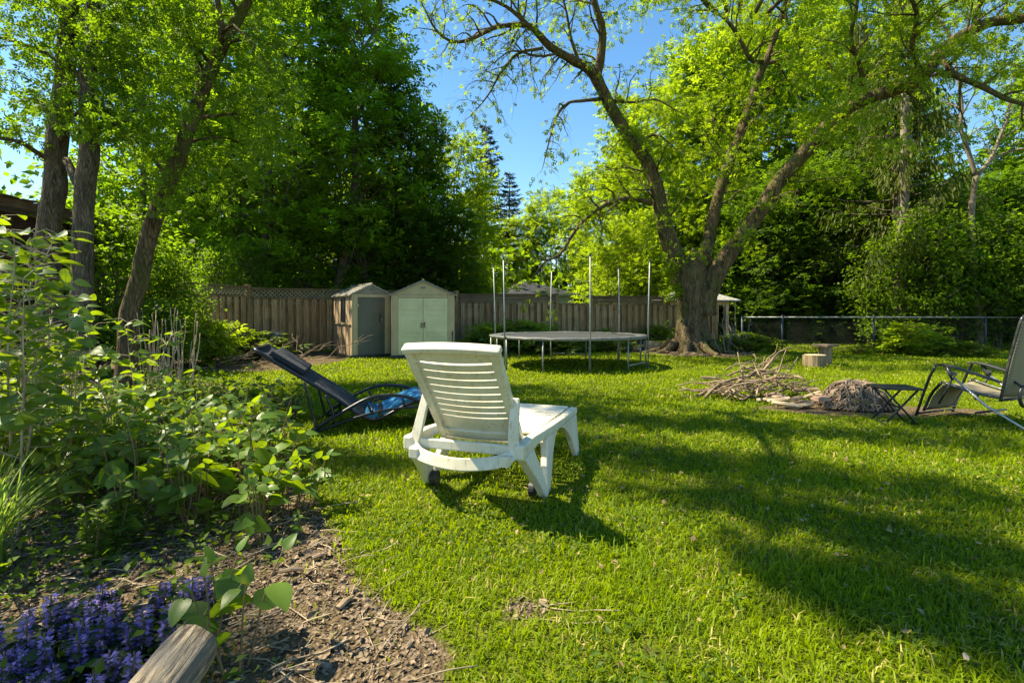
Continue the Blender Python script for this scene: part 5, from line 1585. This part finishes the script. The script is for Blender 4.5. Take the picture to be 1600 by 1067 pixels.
# under and behind the trampoline
GT = "leafy plants along the fence behind the trampoline"
LT = "green leafy plant at the fence foot behind the trampoline"
for px, D, yt, sx, k in ((758, 14.6, 506, 1.2, 'bright'), (775, 14.2, 512, 1.2, 'low'), (800, 14.6, 508, 1.3, 'low'), (828, 14.8, 503, 1.2, 'bright'), (845, 14.2, 515, 1.5, 'low'), (872, 14.6, 514, 1.4, 'low'), (790, 15.2, 505, 1.2, 'low'), (940, 15.0, 518, 1.5, 'low'), (958, 15.4, 516, 1.2, 'low'), (925, 15.6, 520, 1.2, 'low')):
    shp(k, px, D, yt, LT, GT, sx)
shp('low', 1042, 15.9, 508, "thin plant left of the maple trunk by the fence", sx=1.2)
for px, D, yt, sx in ((1140, 14.6, 527, 1.3), (1165, 14.8, 522, 1.6), (1190, 15.2, 523, 1.5), (1150, 15.4, 520, 1.2)):
    shp('low', px, D, yt, "low green plant right of the maple trunk", "low plants right of the maple trunk", sx)
# right: plants along the chain-link fence
shp('bright', 1425, 14.0, 506, "biggest bright green plant before the chain-link fence", sx=1.5)
shp('bright', 1395, 14.3, 526, "bright green plant just left of the biggest one at the fence", sx=1.3)
shp('low', 1475, 13.6, 530, "dark low plant at the fence left of the recliner", sx=1.6)
shp('low', 1340, 14.2, 538, "small dark spiky plant left of the middle fence post", sx=1.3)
shp('low', 1530, 13.4, 536, "low plant on the lawn beyond the recliner", sx=1.4)
shp('low', 1362, 14.8, 540, "low plant at the foot of the middle fence post", sx=1.2)
GR = "bright shrubs leaning over the chain-link fence"
for px, D, yt in ((1445, 16.6, 330), (1500, 16.2, 350), (1560, 16.0, 340), (1620, 15.6, 330), (1390, 17.2, 380), (1480, 17.4, 300)):
    shp('big', px, D, yt, "bright leafy shrub hanging over the chain-link fence on the right", GR, .62)

for i in range(15):
    shp('under', 1150 + i * 38, 20.2 + (i % 3) * .9, 440 - (i % 4) * 12, "dark undergrowth shrub closing the wood's edge behind the chain-link fence", "undergrowth along the wood's edge", 1.0)

# ------------------------------------------------------------ broad-leaved plants of the bed
def knot_plant(seed, h, nst, size, mat):
    rng = np.random.default_rng(seed); r = random.Random(seed); t = thing("broadleaf_plant", None, None)
    m = MB(); P = []; D = []; S = []
    for s in range(nst):
        a = r.uniform(0, 6.28); q = Vector((r.uniform(-.05, .05), r.uniform(-.05, .05), -.02)); d = Vector((math.cos(a) * .28, math.sin(a) * .28, 1)).normalized()
        n = max(4, int(h / .075)); pts = [q.copy()]; hh = h * r.uniform(.75, 1.1); side = 1
        for k in range(n):
            d = (d + Vector((r.gauss(0, .09), r.gauss(0, .09), -.015 * k))).normalized(); q = q + d * hh / n; pts.append(q.copy())
            if k >= n * .25:
                an = a + side * 1.35 + r.gauss(0, .5); side = -side
                ld = Vector((math.cos(an), math.sin(an), r.uniform(-.15, .35))); pe = q + ld.normalized() * size * .22
                m.tube([q, q.lerp(pe, .6) + Vector((0, 0, .01)), pe], .0014, 4, cap=False)
                P.append(tuple(pe)); D.append(tuple(Vector((ld.x, ld.y, r.uniform(-.35, .25))))); S.append(size * r.uniform(.65, 1.1) * (1 if k < n - 1 else .6))
        P.append(tuple(q)); D.append((d.x, d.y, .6)); S.append(size * .45)
        m.tube(pts, lerpl([.0045, .0018], len(pts)), 6, cap=False)
    m.build("stem", M['twig_red'], t, smooth=True)
    leaf_cloud("foliage", np.array(P), np.array(D), np.array(S), T_OVATE, mat, t, rng, 2.6, smooth=True)
    return t

KP = [knot_plant(300 + i, h, ns, sz, M['leaf_knot']) for i, (h, ns, sz) in enumerate(((.42, 3, .135), (.50, 3, .15), (.36, 4, .12), (.31, 6, .125), (.58, 3, .13)))]
_kp = [False] * len(KP)
GK = "broad-leaved plants massed in the left bed"
LK = "waist-low plant with broad heart-shaped leaves in the crowd of the left bed"
def kp(i, x, y, s, label=LK, group=GK, rz=None):
    o = place(KP[i], not _kp[i], (x, y, 0), R.uniform(0, 6.28) if rz is None else rz, s, label, group, "plant"); _kp[i] = True; return o
rk = random.Random(14)
def bed_ok(x, y): return bool(in_poly(np.array([x]), np.array([y]), SOIL_A)[0])
n = 0
g = G(372, 1040)
kp(3, -.92, 1.63, 1.12, "nearest broad-leaved plant, right beside the weathered log", None, 1.0)
kp(2, G(405, 850).x, G(405, 850).y, 1.0, "bushy broad-leaved plant at the bed's edge near the bare soil", None)
kp(2, G(470, 835).x, G(470, 835).y, .35, "tiny seedling with one yellowed leaf on the bare soil", None)
while n < 150:
    y = rk.uniform(2.55, 5.7); x = rk.uniform(-1.08 * y - .2, -.36 * y)
    if not bed_ok(x, y) or (x > -1.0 and y < 2.9): continue
    # keep the nearest edge open
    px = 800 + x / y * 800; py = 488 + 920 / y
    if py > 890 - abs(px - 300) * .35: continue
    if px > 330 and py < 640: continue
    hs = rk.uniform(.8, 1.25)
    kp(rk.randrange(5), x, y, hs); n += 1

# tall leafy stems at the left edge
def tall_plant(x, y, h, seed, label, group):
    rng = np.random.default_rng(seed); r = random.Random(seed); t = thing("tall_leafy_plant", label, "plant", (x, y, 0), 0, group)
    m = MB(); P = []; D = []; S = []
    q = Vector((0, 0, -.02)); d = Vector((r.uniform(-.1, .25), r.uniform(-.15, .1), 1)).normalized(); n = int(h / .1); pts = [q.copy()]
    for k in range(n):
        d = (d + Vector((r.gauss(0, .06), r.gauss(0, .06), 0))).normalized(); q = q + d * h / n; pts.append(q.copy())
        if k > n * .18:
            for _ in range(2):
                a = r.uniform(0, 6.28); L = r.uniform(.12, .42) * (1.2 - k / n * .6); e = q + Vector((math.cos(a), math.sin(a), r.uniform(.0, .5))) * L
                m.tube([q, q.lerp(e, .5) + Vector((0, 0, .03)), e], [.003, .0022, .0012], 4, cap=False)
                for j in range(max(2, int(L / .06))):
                    b = q.lerp(e, (j + 1) / max(2, int(L / .06))); a2 = a + (1.2 if j % 2 else -1.2) + r.gauss(0, .4)
                    P.append(tuple(b)); D.append((math.cos(a2), math.sin(a2), r.uniform(-.3, .3))); S.append(r.uniform(.07, .125))
    m.tube(pts, lerpl([.008, .002], len(pts)), 6, cap=False)
    m.build("stem", M['stem_tan'], t, smooth=True)
    leaf_cloud("foliage", np.array(P), np.array(D), np.array(S), T_OVATE, M['leaf_knot'], t, rng, 2.4, smooth=True)
rt = random.Random(19)
for i in range(11):
    D = rt.uniform(2.5, 4.0); px = rt.uniform(-60, 60); h = CH_ + (HZ - rt.uniform(300, 470)) * D / 800
    tall_plant((px - 800) / 800 * D, D, h, 500 + i, "tall leafy stem with broad leaves rising along the left frame edge", "tall leafy stems at the left edge")
for i in range(7):
    D = rt.uniform(3.8, 5.2); px = rt.uniform(90, 230); h = CH_ + (HZ - rt.uniform(480, 560)) * D / 800
    tall_plant((px - 800) / 800 * D, D, h, 530 + i, "knee-high leafy stem standing below the left trunks", "leafy stems below the left trunks")

# dry stalks
def stalks(px0, px1, D0, D1, n, ytop, seed, label):
    r = random.Random(seed); cx = ((px0 + px1) / 2 - 800) / 800 * (D0 + D1) / 2; o = Vector((cx, (D0 + D1) / 2, 0)); m = MB(origin=o)
    for i in range(n):
        D = r.uniform(D0, D1); px = r.uniform(px0, px1); h = CH_ + (HZ - r.uniform(*ytop)) * D / 800; x = (px - 800) / 800 * D
        m.tube(crooked((x, D, -.02), (x + r.uniform(-.12, .12), D + r.uniform(-.1, .1), h), 4, .025, r), r.uniform(.004, .008), 4)
    tag(m.build("dry_stalks", M['stem_tan'], None, smooth=True), label, "dry stalks", kind="stuff")
stalks(225, 305, 6.6, 8.4, 55, (480, 590), 3, "thicket of dry tan stalks right of the leaning trunk")
stalks(40, 110, 4.0, 5.6, 40, (480, 580), 4, "thicket of dry tan stalks below the left trunks")

# strappy grass tufts
def tuft(name, label, x, y, n, h, spread, seed, mat, w=.007, group=None):
    r = random.Random(seed); rng = np.random.default_rng(seed); V = []; F = []; K = 6
    for i in range(n):
        a = r.uniform(0, 6.28); bl = r.uniform(.5, 1.1) * h; lean = r.uniform(.05, 1) * spread; bx, by = r.gauss(0, .035), r.gauss(0, .035); ca, sa = math.cos(a), math.sin(a); b = len(V)
        for k in range(K + 1):
            f = k / K; ww = w * (1 - f ** 2.2) + .0004; rad = lean * bl * f ** 1.7; z = bl * (f - .32 * lean * f ** 3)
            for s in (-1, 1): V.append((bx + ca * rad - sa * s * ww / 2, by + sa * rad + ca * s * ww / 2, z - .01))
        for k in range(K): F.append((b + 2 * k, b + 2 * k + 1, b + 2 * k + 3, b + 2 * k + 2))
    o = np_mesh(name, np.array(V), [np.array(F)], mat, loc=(x, y, 0)); tag(o, label, "grass tuft", group)
g = G(-25, 860)
tuft("strappy_grass", "arching strappy grass tuft cut by the left frame edge", -2.33, 2.25, 210, .62, 1.0, 1, M['leaf_sedge'], .009)
tuft("strappy_grass", "upright grass tuft standing below the left trunks", -3.55, 4.1, 170, .55, .45, 2, M['leaf_sedge'], .008)
tuft("strappy_grass", "smaller upright grass tuft right of the one below the trunks", -3.15, 4.0, 110, .45, .5, 3, M['leaf_sedge'], .008)

# lance-leaved weeds
def lance_plant(x, y, h, seed, label, group=None):
    rng = np.random.default_rng(seed); r = random.Random(seed); t = thing("lance_leaved_weed", label, "plant", (x, y, 0), 0, group); m = MB(); P = []; D = []; S = []
    for s in range(6):
        a = r.uniform(0, 6.28); q = Vector((0, 0, 0)); pts = [q.copy()]; n = 9; hh = h * r.uniform(.6, 1.1)
        for k in range(n):
            q = q + Vector((math.cos(a) * .2, math.sin(a) * .2, 1)) * hh / n; pts.append(q.copy())
            for j in range(3): b = k * 2.2 + j * 2.1; P.append(tuple(q)); D.append((math.cos(b), math.sin(b), .45)); S.append(.062 * r.uniform(.6, 1.1))
        m.tube(pts, [.003] * len(pts), 4, cap=False)
    m.build("stem", M['twig_red'], t); leaf_cloud("foliage", np.array(P), np.array(D), np.array(S), T_LANCE, M['leaf_low'], t, rng, 2.0)
for i, (px, py) in enumerate(((148, 880), (182, 868), (205, 852))):
    g = G(px, py); lance_plant(g.x, g.y, .26, 600 + i, "narrow-leaved upright weed behind the purple flowers", "narrow-leaved weeds behind the flowers")

# ------------------------------------------------------------ purple bugle flowers
def bugle(seed):
    rng = np.random.default_rng(seed); r = random.Random(seed); t = thing("bugle_flower", None, None)
    m = MB(); h = r.uniform(.09, .13); m.tube([(0, 0, -.01), (.003, 0, h * .5), (0, .003, h)], [.0028, .0024, .0016], 5); m.build("stem", M['twig_red'], t)
    P = []; D = []
    for k in range(8):
        z = h * (.28 + .74 * k / 8)
        for j in range(7): a = j * .9 + k * .45 + r.uniform(-.2, .2); P.append((math.cos(a) * .004, math.sin(a) * .004, z)); D.append((math.cos(a), math.sin(a), r.uniform(-.1, .5)))
    leaf_cloud("blossom", np.array(P), np.array(D), rng.uniform(.013, .022, len(P)) * np.linspace(1.1, .7, len(P)), T_DIAMOND, M['flower'], t, rng, .5)
    P = []; D = []
    for j in range(12): a = r.uniform(0, 6.28); P.append((math.cos(a) * .012, math.sin(a) * .012, r.uniform(.004, .03))); D.append((math.cos(a), math.sin(a), r.uniform(.1, .6)))
    for k in range(4):
        for j in range(2): a = k * 1.57 + j * 3.14; P.append((0, 0, h * (.3 + k * .17))); D.append((math.cos(a), math.sin(a), .2))
    leaf_cloud("foliage", np.array(P), np.array(D), rng.uniform(.022, .045, len(P)), T_OVATE_S, M['leaf_bugle'], t, rng, 2.0)
    return t
BG = [bugle(700 + i) for i in range(4)]; _bg = [False] * 4
rb = random.Random(23)
spots = [(75, 985, 34), (110, 950, 25), (40, 1005, 30), (150, 960, 30), (20, 1030, 25), (240, 940, 30), (262, 985, 26), (285, 925, 16), (255, 1030, 28), (185, 1050, 40), (140, 1070, 30), (215, 1000, 28), (60, 1050, 30), (120, 1000, 25), (170, 940, 18), (320, 915, 10)]
cnt = 0
for (cx, cyy, sp) in spots:
    for k in range(6 if sp > 20 else 4):
        px = cx + rb.gauss(0, sp * .55); py = cyy + rb.gauss(0, sp * .5) + 45
        g = G(px, min(py, 1190)); i = rb.randrange(4)
        place(BG[i], not _bg[i], (g.x, g.y, 0), rb.uniform(0, 6.28), rb.uniform(.65, 1.5), "short spike of purple bugle blossom in the carpet at the bottom left", "purple bugle flower spikes", "flower"); _bg[i] = True; cnt += 1

# ------------------------------------------------------------ ground cover, litter
def litter():
    rng = np.random.default_rng(5)
    # weeds in the bed
    n = 95000; Y = rng.uniform(1.1, 9, n) ** 1.0; X = rng.uniform(-1.15, .1, n) * Y
    s = soil_at(X, Y); px = 800 + X / Y * 800; py = 488 + 920 / Y
    dens = np.clip((700 - py) / 250 + .75, .14, 1) * np.clip((470 - px) / 160, 0, 1) * np.clip(.6 + .9 * wob(X, Y, 2.2), .1, 1)
    k = (s > .5) & (rng.uniform(0, 1, n) < dens * 1.3); X, Y = X[k], Y[k]
    P = np.stack([X, Y, height(X, Y) + rng.gamma(2, .03, len(X))], 1); d = rng.normal(size=P.shape); d[:, 2] = np.abs(d[:, 2]) * .4
    o = leaf_cloud("ground_cover", P, d, rng.uniform(.018, .05, len(X)) * (1 + Y * .05), T_DIAMOND, M['leaf_low'], None, rng, 1.5)
    tag(o, "low weeds and seedlings covering the soil of the left bed", "ground cover", kind="stuff")
    # bark chips, dry stems and crumbs
    n = 36000; Y = 1.15 + rng.gamma(2.0, 1.2, n); X = rng.uniform(-1.15, .2, n) * Y; k = (soil_at(X, Y) + .1 * wob(X, Y, 6) > .55) & (Y < 15); X, Y = X[k], Y[k]
    P = np.stack([X, Y, height(X, Y) + rng.uniform(0, .012, len(X))], 1); d = rng.normal(size=P.shape); d[:, 2] *= .22
    o = leaf_cloud("mulch", P, d, rng.gamma(1.8, .0058, len(X)) * (1 + .12 * Y) + .004, T_DIAMOND, simple('bark_chip', (.09, .06, .036), (.27, .20, .135), .9, nscale=60), None, rng, 1.5)
    tag(o, "bark chips and crumbs strewn over the bare soil", "mulch", kind="stuff")
    m = MB(); r = random.Random(55)
    for i in range(900):
        y = 1.2 + r.gammavariate(2, 1.1); x = r.uniform(-1.12, .15) * y
        if y > 9 or float(soil_at(np.array([x]), np.array([y]))[0]) < .5: continue
        a = r.gauss(.3, .9); L = r.uniform(.04, .28); z = float(height(np.array([x]), np.array([y]))[0]) + .006
        m.tube(crooked((x, y, z), (x + math.cos(a) * L, y + math.sin(a) * L, z + r.uniform(0, .03)), 3, .06, r), r.uniform(.0012, .0035), 4)
    tag(m.build("twig_litter", M['stem_tan'], None, smooth=True), "dry stems and twigs littering the bed soil", "twig litter", kind="stuff")
    # pebbles and clods
    import bmesh
    V = []; F = []; base = []
    bm = bmesh.new(); bmesh.ops.create_icosphere(bm, subdivisions=1, radius=1); bv = np.array([tuple(v.co) for v in bm.verts]); bf = np.array([[v.index for v in f.verts] for f in bm.faces]); bm.free()
    n = 2600; Y = 1.2 + rng.gamma(2, .9, n); X = rng.uniform(-1.1, .1, n) * Y; k = (soil_at(X, Y) > .6) & (Y < 9); X, Y = X[k], Y[k]; N = len(X)
    sz = rng.gamma(1.3, .0030, N) + .002
    VV = bv[None] * (sz[:, None, None] * rng.uniform(.6, 1.3, (N, 1, 3))) * rng.uniform(.8, 1.2, (N, len(bv), 1)) + np.stack([X, Y, height(X, Y) + sz * .3], 1)[:, None]
    o = np_mesh("soil_clods", VV.reshape(-1, 3), [(bf[None] + (np.arange(N) * len(bv))[:, None, None]).reshape(-1, 3)], simple('clod', (.09, .065, .042), (.22, .17, .12), .95, nscale=50)); tag(o, "small clods and pebbles on the bare soil patch", "clods", kind="stuff")
litter()
# bits of bark on the path and a pale scrap on the lawn
for i, (px, py, L, a, lab) in enumerate(((455, 895, .10, .2, "dark bark chunk on the bare soil beside the near plant"), (540, 945, .09, 1.2, "upright wood chip at the edge of the lawn"), (478, 790, .16, .1, "grey stick at the top of the bare soil path"), (500, 872, .07, .5, "small bark chunk in the middle of the soil path"))):
    g = G(px, py); m = MB(origin=g); m.tube([g + Vector((-L / 2 * math.cos(a), -L / 2 * math.sin(a), .012)), g + Vector((0, 0, .018)), g + Vector((L / 2 * math.cos(a), L / 2 * math.sin(a), .014))], [.012, .016, .008], 7, flat=.6)
    tag(m.build("bark_chunk", M['twig'] if i else M['oldwood'], None), lab, "bark")
g = G(1510, 1050); m = MB(origin=g); m.add([g + Vector(p) for p in ((-.009, 0, .045), (.0, -.009, .043), (.010, 0, .048), (.003, .010, .058), (-.006, .008, .056))], [(0, 1, 2, 3, 4)])
m.add([g + Vector(p) for p in ((0, 0, 0), (.002, 0, 0), (.001, 0, .055))], [(0, 1, 2)])
tag(m.build("pale_petal", simple('petal', (.36, .25, .19), (.45, .33, .25), .6), None), "pale fallen petal caught in the grass at the bottom right", "petal")
